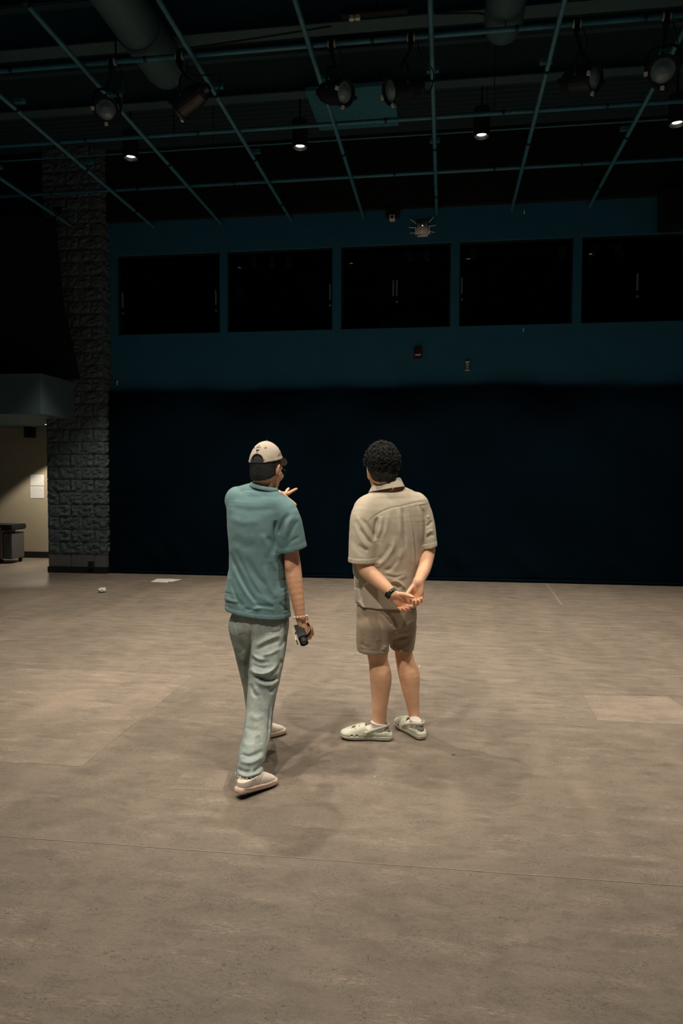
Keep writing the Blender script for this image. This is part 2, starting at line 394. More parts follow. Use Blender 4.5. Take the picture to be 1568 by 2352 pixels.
# left side: bulkhead over the corridor, corridor ---------------------
BX, BY0, BZ0, BZ1 = -5.91, 10.0, 2.50, 3.09
struct('trim_2', box((-12, BY0, BZ0), (BX, CY-.002, BZ1)), M_SOFF)
struct('ceiling_corridor', box((-12, CY, BZ0), (CX0-.01, 13.0, BZ0+.1)), M_SOFF)
struct('wall_corridor', box((-12, 12.9, 0), (CX0+.4, 13.1, BZ0)), M_CORR)
struct('baseboard_corridor', box((-12, 12.885, 0), (CX0+.3, 12.9, .12)), M_BLACK)
struct('wall_upper_left', box((-12, CY+.05, BZ1), (CX0-.01, CY+.15, 7.2)), M_VOID)
# black sheet with a sloping edge above the bulkhead
bm = bmesh.new(); Q = [atY(x, y, 10.7) for x, y in ((-60, 500), (128, 500), (150, 700), (187, 872), (-60, 848))]
f0 = [bm.verts.new((p.x, 10.66+.02*math.sin(i*2), p.z)) for i, p in enumerate(Q)]; f1 = [bm.verts.new((v.co.x, v.co.y+.02, v.co.z)) for v in f0]
bm.faces.new(f0); bm.faces.new(f1[::-1])
for i in range(5): bm.faces.new((f0[i], f0[(i+1) % 5], f1[(i+1) % 5], f1[i]))
o = bm_obj('sloped_sheet', bm, M_VOID); tag(o, 'black sheet with a sloping edge above the left bulkhead', 'drape')
for k, (y0, y1, lb) in enumerate(((1090, 1115.5, 'upper one of the two white notices on the lit corridor wall'), (1117, 1144.5, 'lower one of the two white notices on the lit corridor wall'))):
    a, b = atY(70, y0, 12.9), atY(101, y1, 12.9); c = (a+b)/2
    e = empty('wall_notice', (c.x, 12.9, c.z)); tag(e, lb, 'notice', 'white notices on the corridor wall')
    bm_obj('sheet', box((-(b.x-a.x)/2, -.006, (b.z-a.z)/2), ((b.x-a.x)/2, -.001, (a.z-b.z)/2)), M_PAPER, e)
    bm = bmesh.new(); w_ = (b.x-a.x)/2; h_ = (a.z-b.z)/2
    for r in range(4 if k == 0 else 3):
        z = h_*(.75-.28*r); x0 = -w_*(.8-.15*(r % 2)); x1 = w_*(.75-.3*(r == 3))
        n = 5
        for q in range(n):
            xa = x0+(x1-x0)*q/n; add_box(bm, (xa, -.0075, z-h_*.03), (xa+(x1-x0)/n*.78, -.0055, z+h_*.03))
    o = bm_obj('print', bm, simple('faint_print', (.66, .56, .50) if k == 0 else (.60, .61, .61), .8), e); o['kind'] = 'stuff'
# rolling case at the frame's left edge
p = atZ(-8, 1294, 0)
e = empty('rolling_case', (p.x, p.y, 0)); tag(e, 'brown rolling case with a black top at the left edge of the corridor', 'case')
M_CASE = simple('case_panel', lin(132, 96, 84), .5); 
bm_obj('case_body', box((-.45, -.02, .08), (.12, .42, .60), .01), M_CASE, e)
bm_obj('corner_rail', box((.112, -.026, .08), (.132, -.008, .60)), M_STEEL, e); bm_obj('side_panel', box((.121, .0, .08), (.30, .40, .55), .01), simple('case_side', (.10, .10, .10), .6), e)
bm_obj('lid', box((-.47, -.04, .60), (.33, .44, .70), .02), M_BLACK, e); bm_obj('latch', box((.02, -.06, .615), (.12, -.04, .65), .005), M_STEEL, e)
for x, y in ((.08, .03), (.24, .36), (-.38, .03)): bm_obj('caster', lathe_bm([(0, -.02), (.035, -.02), (.04, 0), (.035, .02), (0, .02)], (x, y, .04), (1, 0, 0), 14), M_BLACK, e)
# exit sign-like dark speaker box under the corridor ceiling
p = atY(69, 992, 12.8); o = bm_obj('wall_speaker', box((-.07, -.12, -.11), (.07, .08, .11), .012), M_BLACK, None, (p.x, 12.81, p.z)); tag(o, 'small black speaker box high on the corridor wall', 'speaker')
# ---------------------------------------------------------------- things on the back wall
def router():
    p = atY(970, 525.5, YW-.03); e = empty('wireless_router', (p.x, YW, p.z)); tag(e, 'white wireless access point with six stubby antennas above the middle window', 'router')
    s = .115
    bm_obj('case', box((-s, -.045, -s), (s, 0, s), .035), M_WHITE, e, smooth=True)
    for i, (x, z, dx, dz) in enumerate(((-1, .66, -.075, .062), (-1, .1, -.10, .008), (-1, -.5, -.08, -.012), (1, .72, .058, .072), (1, .2, .088, .012), (1, -.38, .075, -.03))):
        a = Vector((x*s*.82, -.05, z*s)); b = a+Vector((dx+x*.015, -.015, dz))
        an = bm_obj('antenna', tube_bm([a, a.lerp(b, .3), b], [.009, .008, .006], 8), M_WHITE, e)
    bm_obj('status_light', lathe_bm([(0, 0), (.006, 0), (.005, .003), (0, .004)], (.0, -.0445, .045), (0, -1, 0), 10), emit('led', (.8, 1, 1), 4), e)
router()
def strobe():
    p = atY(960, 811, YW); e = empty('fire_alarm_strobe', (p.x, YW, p.z)); tag(e, 'dark red fire alarm with a clear strobe lens on the back wall', 'fire alarm')
    bm_obj('housing', box((-.06, -.05, -.085), (.06, 0, .085), .008), M_RED, e)
    bm_obj('strobe_lens', box((-.05, -.075, -.050), (.05, -.05, -.018), .012), simple('strobe_lens', (.75, .55, .52), .25), e)
    bm_obj('grille', box((-.04, -.054, .0), (.04, -.05, .06), .002), simple('dark_red', (.05, .004, .004), .5), e)
strobe()
def wall_lamp():
    p = atY(1073, 841, YW); e = empty('wall_sensor', (p.x, YW, p.z)); tag(e, 'small white spool-shaped wall fitting above the curtain', 'wall fitting')
    bm_obj('body', box((-.022, -.04, -.055), (.022, 0, .055), .004), simple('sensor_grey', (.38, .36, .31), .5), e)
    bm_obj('cap', box((-.031, -.06, .052), (.031, 0, .068), .003), M_WHITE, e); bm_obj('cap', box((-.034, -.06, -.072), (.034, 0, -.058), .003), M_WHITE, e)
wall_lamp()
def wall_cam():
    p = atY(901, 503, YW-.1); e = empty('security_camera', (p.x, YW, p.z)); tag(e, 'white-faced security camera on a black bracket above the middle window', 'camera')
    bm_obj('camera_body', box((-.04, -.20, -.035), (.04, -.08, .035), .006), M_WHITE, e); bm_obj('lens', lathe_bm([(0, 0), (.022, 0), (.022, .02), (.016, .02), (.014, .012), (0, .012)], (0, -.19, -.005), (0, -1, 0), 14), M_BLACK, e)
    bm_obj('bracket', box((-.10, -.14, .036), (.10, 0, .17), .01), M_BLACK, e)
wall_cam()
for px, py, r, lab in ((271, 880, .018, 'upper small white hook beside the block column'), (274, 917, .018, 'lower small white hook at the curtain corner'), (1203, 488, .014, 'small pale hook on the wall above the fourth window'), (1201, 758, .012, 'small pale hook on the wall under the fourth window')):
    p = atY(px, py, YW); e = tag(bm_obj('wall_hook', tube_bm([(0, 0, .03), (0, -.03, .03), (.0, -.04, .0), (0, -.02, -.03)], r*.6, 8), M_WHITE, None, (max(p.x, CX1+.05), YW, p.z)), lab, 'hook')
def hung_speaker():
    p = atY(1542, 485, YW-.2); e = empty('hanging_loudspeaker', (p.x, YW-.05, p.z)); tag(e, 'black loudspeaker hung at the top right of the back wall', 'loudspeaker')
    bm_obj('cabinet', box((-.17, -.34, -.27), (.17, -.04, .27), .02), M_BLACK, e); bm_obj('grille', box((-.15, -.355, -.25), (.15, -.338, .25), .006), M_VOID, e); bm_obj('bracket', box((-.04, -.05, -.06), (.04, .05, .06)), M_STEEL, e)
hung_speaker()
# ---------------------------------------------------------------- ceiling: deck, beams, ducts, pipe grid
ZP = 5.56
ZC = 6.75
bm = bmesh.new(); n = 0
V = []
for i in range(0, 130):
    y = -4+i*.125; z0 = ZC; 
    for (dy, dz) in ((0, 0), (.05, 0), (.065, .05), (.11, .05)): V.append((y+dy, z0+dz))
rows = [[bm.verts.new((x, y, z)) for y, z in V] for x in (-12, 9)]
for i in range(len(V)-1): bm.faces.new((rows[0][i], rows[0][i+1], rows[1][i+1], rows[1][i]))
struct('ceiling', bm, M_DECK)
def beam(px, py, z, wid, h, name, lab):
    p = atZ(px, py, z); e = tag(bm_obj(name, None or box((-10.6, -wid/2, 0), (8.4, wid/2, .015)), M_DUCT, None, (0, p.y, z)), lab, 'beam')
    bm2 = bmesh.new(); bm2.from_mesh(e.data); add_box(bm2, (-10.6, -.006, .015), (8.4, .006, h-.015)); add_box(bm2, (-10.6, -wid/2, h-.015), (8.4, wid/2, h)); bm2.to_mesh(e.data); bm2.free()
beam(700, 72, 6.15, .20, .45, 'steel_beam', 'nearer steel beam across the ceiling with a wide lower flange')
beam(700, 218, 6.05, .16, .45, 'steel_beam', 'farther steel beam across the ceiling behind the stage lights')
def conduit():
    a, b = atZ(-60, 372, 6.0), atZ(1640, 270, 6.0); c = (a+b)/2
    tag(bm_obj('conduit', tube_bm([(a.x, 0, 0), (b.x, 0, 0)], .011, 8), M_PIPE, None, (0, c.y, 6.0)), 'thin steel conduit running across the ceiling just above the row of lit lamps', 'conduit')
conduit()
def flat_duct():
    Q = [atZ(x, y, 6.02) for x, y in ((700, 205), (905, 195), (914, 292), (733, 301))]
    x0 = (Q[0].x+Q[3].x)/2; x1 = (Q[1].x+Q[2].x)/2; y0 = min(q.y for q in Q[2:]); y1 = max(q.y for q in Q[:2]); y0, y1 = min(y0, y1), max(y0, y1)
    e = empty('acoustic_panel', ((x0+x1)/2, (y0+y1)/2, 6.02)); tag(e, 'pale rectangular panel on the ceiling above the middle stage lights', 'panel'); hx, hy = (x1-x0)/2, (y1-y0)/2
    bm_obj('board', box((-hx, -hy, 0), (hx, hy, .05), .004), M_PIPE, e)
    for sx in (-.8, .8): bm_obj('hanger', box((sx*hx-.01, -.01, .05), (sx*hx+.01, .01, ZC-6.02)), M_STEEL, e)
flat_duct()
for (px0, px1, ye, z, ys, lab) in ((1108, 1195, 150, 5.68, 5.0, 'round duct above the pipes on the right'), (345, 440, 250, 5.68, 5.5, 'round duct above the pipes on the left')):
    a, b = atZ(px0, ye-30, z), atZ(px1, ye-30, z); r = (b.x-a.x)/2; e = empty('round_duct', ((a.x+b.x)/2, a.y, z+r)); tag(e, lab, 'duct')
    bm_obj('pipe_shell', lathe_bm([(0, 0), (r*.6, .0), (r*.92, -.06), (r, -.16), (r, -4.5), (0, -4.5)], (0, 0, 0), (0, 1, 0), 24), M_DUCT, e, smooth=True)
    for k in range(3): bm_obj('seam_ring', lathe_bm([(r, -.02), (r+.012, -.02), (r+.012, .02), (r, .02)], (0, -.8-1.2*k, 0), (0, 1, 0), 24), M_DUCT, e)
HS = [('A', [(367, 0), (667, 500)], 1), ('B', [(65, 10), (442, 437)], 0), ('C', [(0, 215), (357, 522)], 1), ('D', [(0, 407), (145, 505)], 1), ('E', [(677, 0), (809, 417)], 0), ('F', [(986.5, 0), (1000, 487)], 1), ('G', [(1294, 0), (1197, 397)], 0), ('H', [(1499, 200), (1349, 475)], 1)]
PX = {'A': -2.56, 'B': -3.76, 'C': -4.95, 'D': -6.32, 'E': -1.36, 'F': -.17, 'G': 1.01, 'H': 2.2}
PXS = .958*4.15/4.236
pl = {'D': 'leftmost lengthwise lighting pipe at the frame edge', 'C': 'second lengthwise lighting pipe from the left, reaching the wall by the column', 'B': 'third lengthwise lighting pipe from the left, carrying no clamp at its far end', 'A': 'fourth lengthwise lighting pipe from the left, ending over the second window', 'E': 'lengthwise lighting pipe crossing the pale ceiling panel', 'F': 'almost vertical-looking lengthwise lighting pipe ending above the white access point', 'G': 'lengthwise lighting pipe right of the one above the access point', 'H': 'rightmost lengthwise lighting pipe passing the large lens'}
YC = [6.85, 8.37, 9.85]
PR = .024
for k, x in PX.items():
    x = x*PXS; long = k in 'ACDFH'; yend = YW-.14 if long else YC[2]+.18
    y0 = .5
    e = empty('lighting_pipe', (x, y0, ZP)); tag(e, pl[k], 'pipe', 'lengthwise grid pipes')
    bm_obj('pipe', tube_bm([(0, 0, 0), (0, yend-y0, 0)], PR, 12), M_PIPE, e, smooth=True)
    for yy in ([5.9, 7.55, 9.1] + ([10.6] if long else [])):
        bm_obj('hanger', box((-.004, -.012, PR), (.004, .012, ZC-ZP)), M_BLACK, e); hh = bm_obj('strut', box((-.06, -.03, .10), (.06, .03, .14)), M_PIPE, e); hh.location = (0, yy-y0, 0); e.children[-2].location = (0, yy-y0, 0)
        bm_obj('coupler', lathe_bm([(PR, -.02), (PR+.006, -.02), (PR+.006, .02), (PR, .02)], (0, yy-y0-.07, 0), (0, 1, 0), 12), M_BLACK, e)
cl = ['nearest cross pipe of the lighting grid, carrying the stage lights', 'middle cross pipe of the lighting grid', 'farthest cross pipe of the lighting grid near the wall']
for y, lb in zip(YC, cl):
    e = empty('cross_pipe', (0, y, ZP+2*PR)); tag(e, lb, 'pipe', 'crosswise grid pipes')
    xl = -9.5 if y < 9.5 else -7.1
    bm_obj('pipe', tube_bm([(xl, 0, 0), (6.5, 0, 0)], PR, 12), M_PIPE, e, smooth=True)
    for x in (-5.6, -4.3, -2.9, -.7, .6, 1.7):
        bm_obj('coupler', lathe_bm([(PR, -.015), (PR+.005, -.015), (PR+.005, .015), (PR, .015)], (x, 0, 0), (1, 0, 0), 12), M_BLACK, e)
    for x in (-6.5, -3.2, 0.5, 4.0): bm_obj('hanger', box((x-.004, -.012, PR), (x+.004, .012, ZC-ZP-2*PR)), M_BLACK, e)
# stage lights ---------------------------------------------------------
M_LENS = simple('fresnel_lens', (.20, .29, .31), .18, var=.25, scale=60)
M_CAN = simple('black_housing', (.010, .012, .013), .45)
M_TAPE = simple('white_tape', (.6, .56, .5), .6)
def stage_light(cpx, cpy, bpx, bpy_, aim, lab, scale=1.0):
    c = atY(cpx, cpy, YC[0]); b = atY(bpx, bpy_, YC[0]-.02)
    e = empty('stage_light', (c.x, YC[0], ZP+2*PR)); tag(e, lab, 'stage light', 'stage lights on the nearest cross pipe')
    bb = Vector((b.x-c.x, -.02, b.z-ZP-2*PR)); ax = Vector(aim).normalized(); s = scale
    bm_obj('clamp', box((-.02, -.045, -.10), (.02, .045, .035), .006), M_CAN, e)
    for x in (-.034, .024): bm_obj('clamp_collar', lathe_bm([(PR, 0), (PR+.010, 0), (PR+.010, .012), (PR, .012)], (x, 0, 0), (1, 0, 0), 12), M_TAPE, e)
    side = ax.cross(Vector((0, 0, 1))).normalized(); upv = side.cross(ax)
    hw = .125*s; top = Vector((0, 0, -.10)); r0 = bb+Vector((0, 0, .20*s))
    arch = [bb+side*hw, bb+side*hw+Vector((0, 0, .12*s)), r0+side*hw*.7, r0+(top-r0)*.1, r0-side*hw*.7, bb-side*hw+Vector((0, 0, .12*s)), bb-side*hw]
    bm_obj('yoke', tube_bm(catmull([tuple(q) for q in arch], 26), .012, 8), M_CAN, e, smooth=True)
    bm_obj('drop_stem', tube_bm([top, r0], .014, 8), M_CAN, e)
    R = .105*s
    hs = bm_obj('housing', lathe_bm([(0, -.20*s), (R*.55, -.20*s), (R*.8, -.17*s), (R, -.08*s), (R, .10*s), (R*1.12, .105*s), (R*1.12, .13*s), (R*.93, .13*s), (R*.93, .10*s), (0, .10*s)], bb, ax, 24), M_CAN, e, smooth=False)
    bm_obj('lens', lathe_bm([(R*.92, .102*s), (R*.8, .112*s), (R*.62, .112*s), (R*.6, .117*s), (R*.4, .117*s), (R*.37, .122*s), (R*.2, .124*s), (0, .126*s)], bb, ax, 24), M_LENS, e, smooth=True)
    for ang in (0, 1.57, 3.14, 4.71):
        d = side*math.cos(ang)+upv*math.sin(ang); q = bb+ax*.13*s+d*R*1.15
        bm = bmesh.new(); t, n, bn = frame_of(ax); add_box(bm, (-.016, -.016, -.006), (.016, .016, .012)); bmesh.ops.rotate(bm, verts=bm.verts, cent=(0, 0, 0), matrix=ax.to_track_quat('Z', 'Y').to_matrix()); bmesh.ops.translate(bm, verts=bm.verts, vec=q)
        bm_obj('frame_clip', bm, M_TAPE if ang in (0, 4.71) else M_CAN, e)
    bk = bb-ax*.2*s
    bm_obj('lamp_cap', lathe_bm([(0, 0), (.045*s, 0), (.04*s, .05*s), (0, .06*s)], bk, -ax, 14), M_CAN, e)
    bm_obj('cable', tube_bm(catmull([tuple(bk-ax*.04), tuple(bk+Vector((.10, .02, -.06))), tuple(bk+Vector((.14, .02, .12))), (.10, .03, -.16), (.06, .03, -.03)], 24), .006, 6), M_CAN, e)
stage_light(257, 148, 245, 258, (.42, -1, -.32), 'leftmost stage light with its pale round lens facing the camera')
stage_light(412, 133, 434, 232, (-.9, .35, -.3), 'second stage light from the left, pointing away with a dark body and arched yoke')
stage_light(761, 105, 772, 213, (.75, -.55, -.35), 'third stage light, on the left of the pale ceiling panel')
stage_light(943, 90, 920, 205, (-.75, -.5, -.35), 'fourth stage light, on the right of the pale ceiling panel')
stage_light(1324, 62, 1338, 184, (.8, -.7, -.3), 'fifth stage light with a dim lens turned to the right')
stage_light(1530, 45, 1522, 170, (-.30, -1, -.30), 'rightmost stage light with a large pale lens facing the camera', 1.1)
# pull-down power strip with two round plugs
p = atZ(814, 45, 5.9); e = empty('power_drop', (p.x, p.y, 5.9)); tag(e, 'twin white round plugs of a power drop near the top of the picture', 'plug')
bm_obj('box', box((-.12, -.04, .03), (.5, .04, .10), .006), M_BLACK, e)
for x in (-.028, .028): bm_obj('plug', lathe_bm([(0, 0), (.026, 0), (.026, .03), (0, .03)], (x, 0, 0), (0, 0, 1), 16), M_WHITE, e)
bm_obj('hanger', box((.2, -.01, .10), (.22, .01, ZC-5.9)), M_BLACK, e)
# cables draped along the grid
for i, (q, lab) in enumerate((([(330, 118), (420, 112), (560, 92), (690, 72), (760, 60)], 'black cable looping along the nearer ceiling beam on the left'), ([(1000, 32), (1090, 30), (1120, 32), (1180, 12)], 'black cable looping along the nearer ceiling beam on the right'))):
    P = [atZ(x, y, 6.0) for x, y in q]; c = P[0]
    tag(bm_obj('cable', tube_bm(catmull([tuple(p-c) for p in P], 30), .009, 6), M_BLACK, None, c), lab, 'cable')
# ---------------------------------------------------------------- downlights: the room's own lamps
M_TRIM = simple('trim_reflector', (.10, .12, .12), .25, .8)
M_BULB = emit('lit_lamp', (1.0, .93, .80), 9)
SL = 1.08
ZL = CAMH+3.7*SL
def downlight(x, y, power, lab, on=True, size=84, blend=.35, aim=None, soft=.045):
    e = empty('ceiling_downlight', (x, y, ZL)); tag(e, lab, 'ceiling lamp', 'round ceiling downlights')
    bm_obj('can', lathe_bm([(0, .32), (.095, .32), (.095, .0), (.088, .0), (.088, .22), (0, .22)], (0, 0, 0), (0, 0, 1), 24), M_BLACK, e, smooth=False)
    bm_obj('stem', tube_bm([(0, 0, .32), (0, 0, ZC-ZL)], .012, 8), M_BLACK, e)
    bm_obj('trim', lathe_bm([(.094, -.004), (.094, .002), (.052, .03), (.050, .026), (.085, -.004)], (0, 0, 0), (0, 0, 1), 24), M_TRIM, e, smooth=True)
    bm_obj('bulb', lathe_bm([(0, .022), (.03, .023), (.052, .03), (.052, .06), (0, .06)], (0, 0, 0), (0, 0, 1), 20), M_BULB if on else M_BLACK, e, smooth=True)
    if on:
        l = bpy.data.lights.new('lamp_beam', 'SPOT'); l.energy = power*LAMP_POWER; l.color = LAMP_COLOR; l.spot_size = math.radians(size); l.spot_blend = blend; l.shadow_soft_size = soft
        lo = bpy.data.objects.new('lamp_beam', l); COL.objects.link(lo); lo.parent = e; lo.location = (0, 0, .015)
        if aim: lo.rotation_euler = (Vector(aim)-Vector((x, y, ZL))).to_track_quat('-Z', 'Y').to_euler()
LXS = [-3.67*SL, -1.655*SL, .36*SL, 2.38*SL]
LYF, LYN = 8.22*SL, 5.47*SL
DY = LYF-LYN
for x, pw_, lb in zip(LXS, (560, 640, 660, 600), ('first lit ceiling lamp of the far row, from the left', 'second lit ceiling lamp of the far row, from the left', 'third lit ceiling lamp of the far row, right of the access point', 'rightmost lit ceiling lamp of the far row')): downlight(x, LYF, pw_, lb)
downlight(LXS[1], LYN, 640, 'lit ceiling lamp cut by the top edge of the picture')
# lamps of the same kind that hang outside the frame
for x, y, pw, lb in ((LXS[0], LYN, 380, 'ceiling lamp outside the frame, on the left of the near row'), (1.15, LYN, 420, 'ceiling lamp outside the frame, on the right of the near row'), (3.4, LYN, 420, 'ceiling lamp outside the frame, far right of the near row'),
        (.95, 3.1, 520, 'added ceiling lamp outside the frame right of the visitors'), (3.2, 3.2, 200, 'ceiling lamp outside the frame far right of the visitors'), (-4.2, 3.2, 220, 'ceiling lamp outside the frame far left of the visitors')):  # the one right of the visitors is added to light them from both sides
    downlight(x, y, pw, lb)
downlight(-2.05, 3.82, 900, 'ceiling lamp outside the frame left of the left visitor', soft=.09)
downlight(-1.45, 1.1, 1450, 'ceiling lamp outside the frame above the photographer', size=54, blend=.6, aim=(-.66, 4.85, 1.25), soft=.12)
# corridor lamp hidden behind the column
l = bpy.data.lights.new('lamp_beam', 'SPOT'); l.energy = 185; l.color = LAMP_COLOR; l.spot_size = math.radians(104); l.spot_blend = .25; l.shadow_soft_size = .04
e = empty('corridor_downlight', (-7.05, 12.15, BZ0)); tag(e, 'recessed corridor lamp hidden by the block column', 'ceiling lamp')
bm_obj('trim', lathe_bm([(.08, -.004), (.08, 0), (.05, 0), (.05, -.004)], (0, 0, 0), (0, 0, 1), 20), M_TRIM, e); bm_obj('bulb', lathe_bm([(0, -.002), (.05, -.002), (.05, 0), (0, 0)], (0, 0, 0), (0, 0, 1), 20), M_BULB, e)
lo = bpy.data.objects.new('lamp_beam', l); COL.objects.link(lo); lo.parent = e; lo.location = (0, 0, -.01)
# ================================================================ sculpting toolkit: signed-distance shapes on a grid, meshed by surface nets
def nrm(a): a = np.asarray(a, float); return a/np.linalg.norm(a)
class Sculpt:
    def __init__(s, lo, hi, h):
        s.lo = np.array(lo, float); s.h = h; s.n = np.maximum(2, np.ceil((np.array(hi)-s.lo)/h).astype(int)+1)
        s.ax = [s.lo[i]+h*np.arange(s.n[i]) for i in range(3)]
        s.f = np.full(s.n, .05, np.float32)
    def sub(s, lo, hi, pad=0.03):
        a = np.clip(np.floor((np.asarray(lo)-pad-s.lo)/s.h).astype(int), 0, s.n-1); b = np.clip(np.ceil((np.asarray(hi)+pad-s.lo)/s.h).astype(int)+1, 1, s.n)
        if np.any(b <= a): return None, None
        sl = tuple(slice(a[i], b[i]) for i in range(3))
        X = np.meshgrid(*[s.ax[i][sl[i]].astype(np.float32) for i in range(3)], indexing='ij', sparse=True)
        return sl, X
    def comb(s, sl, d, k, op='u'):
        f = s.f[sl]
        if op == 'u':
            if k <= 0: s.f[sl] = np.minimum(f, d)
            else:
                hh = np.clip(.5+.5*(f-d)/k, 0, 1); s.f[sl] = f*(1-hh)+d*hh-k*hh*(1-hh)
        elif op == 's':   # subtract
            d = -d
            if k <= 0: s.f[sl] = np.maximum(f, d)
            else:
                hh = np.clip(.5-.5*(f-d)/k, 0, 1); s.f[sl] = f*(1-hh)+d*hh+k*hh*(1-hh)
        elif op == 'i': s.f[sl] = np.maximum(f, d)
    def ell(s, c, r, R=None, k=.01, op='u', p=2.0):
        c = np.asarray(c, float); r = np.asarray(r, float); m = r.max()
        sl, X = s.sub(c-m, c+m, .03+k)
        if sl is None: return
        d = [X[i]-c[i] for i in range(3)]
        if R is not None: d = [d[0]*R[0, i]+d[1]*R[1, i]+d[2]*R[2, i] for i in range(3)]
        if p == 2.0:
            k0 = np.sqrt(sum((d[i]/r[i])**2 for i in range(3))+1e-9); k1 = np.sqrt(sum((d[i]/r[i]**2)**2 for i in range(3))+1e-9)
            dist = k0*(k0-1)/k1
        else:
            k0 = (sum(np.abs(d[i]/r[i])**p for i in range(3))+1e-9)**(1/p); dist = (k0-1)*r.min()
        s.comb(sl, dist.astype(np.float32), k, op)
    def cone(s, a, b, ra, rb, k=.008, op='u'):
        a = np.asarray(a, float); b = np.asarray(b, float); m = max(ra, rb)
        sl, X = s.sub(np.minimum(a, b)-m, np.maximum(a, b)+m, .02+k)
        if sl is None: return
        d = b-a; L = max(d@d, 1e-9); t = np.clip(sum((X[i]-a[i])*d[i] for i in range(3))/L, 0, 1)
        q = np.sqrt(sum((X[i]-a[i]-t*d[i])**2 for i in range(3))); s.comb(sl, (q-(ra+(rb-ra)*t)).astype(np.float32), k, op)
    def chain(s, P, r, k=.006, n=None, op='u'):
        P = np.asarray(P, float); r = np.asarray(r, float); Q = catmull(np.column_stack([P, r]), n or (len(P)-1)*3+1)
        for a, b in zip(Q, Q[1:]): s.cone(a[:3], b[:3], a[3], b[3], k if a is Q[0] else .004, op)
    def loft(s, P, R1, R2, ref, n=20, k=.02, p=2.0, op='u', cap=None):
        """elliptical tube: R1 along ref, R2 across; ref is one vector or one per point"""
        P = np.asarray(P, float); ref = np.asarray(ref, float)
        if ref.ndim == 1: ref = np.tile(ref, (len(P), 1))
        Q = catmull(np.column_stack([P, R1, R2, ref]), n)
        m = max(np.max(Q[:, 3]), np.max(Q[:, 4])); c = Q[:, :3]
        sl, X = s.sub(c.min(0)-m, c.max(0)+m, .03+k)
        if sl is None: return
        best = None
        shp = np.broadcast_shapes(*[x.shape for x in X])
        best = np.full(shp, .2, np.float32)
        for a, b in zip(Q, Q[1:]):
            d = b[:3]-a[:3]; L2 = d@d; L = math.sqrt(L2); t3 = d/L
            mm = max(a[3], a[4], b[3], b[4])+.035
            lo = np.minimum(a[:3], b[:3])-mm; hi = np.maximum(a[:3], b[:3])+mm
            i0 = [max(0, int(np.searchsorted(s.ax[i][sl[i]], lo[i]))) for i in range(3)]; i1 = [int(np.searchsorted(s.ax[i][sl[i]], hi[i])) for i in range(3)]
            if any(i1[i] <= i0[i] for i in range(3)): continue
            ss = tuple(slice(i0[i], i1[i]) for i in range(3))
            Y = [X[i][tuple(ss[j] if j == i else slice(None) for j in range(3))] for i in range(3)]
            t = np.clip(sum((Y[i]-a[i])*d[i] for i in range(3))/L2, 0, 1)
            e1 = nrm((a[5:]+b[5:])/2-t3*(((a[5:]+b[5:])/2)@t3)); e2 = np.cross(t3, e1)
            o = [Y[i]-a[i]-t*d[i] for i in range(3)]
            o1 = sum(o[i]*e1[i] for i in range(3)); o2 = sum(o[i]*e2[i] for i in range(3)); ot = sum(o[i]*t3[i] for i in range(3))
            r1 = a[3]+(b[3]-a[3])*t; r2 = a[4]+(b[4]-a[4])*t; rm = np.minimum(r1, r2); rc = rm if cap is None else np.minimum(rm, cap)
            if p == 2.0: q = np.sqrt((o1/r1)**2+(o2/r2)**2+(ot/rc)**2+1e-9)
            else: q = ((np.abs(o1/r1)**p+np.abs(o2/r2)**p)+1e-9)**(1/p); q = np.sqrt(q*q+(ot/rc)**2)
            g = np.sqrt((o1/r1**2)**2+(o2/r2**2)**2+(ot/rm**2)**2+1e-9) if p == 2.0 else None
            dist = (q*(q-1)/g if g is not None else (q-1)*rm).astype(np.float32)
            np.minimum(best[ss], dist, out=best[ss])
        s.comb(sl, best, k, op)
    def halfspace(s, pt, n):   # keep the side n points away from
        n = nrm(n); pt = np.asarray(pt, float)
        X = np.meshgrid(*[a.astype(np.float32) for a in s.ax], indexing='ij', sparse=True)
        s.f = np.maximum(s.f, sum((X[i]-pt[i])*n[i] for i in range(3)).astype(np.float32))
    def pts(s, band):
        idx = np.argwhere(np.abs(s.f) < band); return idx, s.lo+idx*s.h
    def displace(s, fn, band=.03):
        idx, P = s.pts(band); d = fn(P); s.f[idx[:, 0], idx[:, 1], idx[:, 2]] -= d.astype(np.float32)
    def mesh(s, relax=0):
        f = s.f; n = np.array(f.shape)
        f = np.pad(f, 1, constant_values=.05); lo = s.lo-s.h
        neg = f < 0; c = f.shape
        cnt = np.zeros((c[0]-1, c[1]-1, c[2]-1), np.int8)
        for i in (0, 1):
            for j in (0, 1):
                for k in (0, 1): cnt += neg[i:c[0]-1+i, j:c[1]-1+j, k:c[2]-1+k]
        act = (cnt > 0) & (cnt < 8); cells = np.argwhere(act); vid = np.full(act.shape, -1, np.int64); vid[act] = np.arange(len(cells))
        S = np.zeros((len(cells), 3)); K = np.zeros(len(cells))
        cor = [(i, j, k) for i in (0, 1) for j in (0, 1) for k in (0, 1)]
        val = {q: f[cells[:, 0]+q[0], cells[:, 1]+q[1], cells[:, 2]+q[2]] for q in cor}
        for q in cor:
            for axis in range(3):
                if q[axis]: continue
                r = list(q); r[axis] = 1; r = tuple(r); a, b = val[q], val[r]; m = (a < 0) != (b < 0)
                t = np.where(m, a/np.where(m, a-b, 1), 0); pos = np.tile(np.array(q, float), (len(cells), 1)); pos[:, axis] += t
                S[m] += pos[m]; K[m] += 1
        V = lo+(cells+S/K[:, None])*s.h
        quads = []
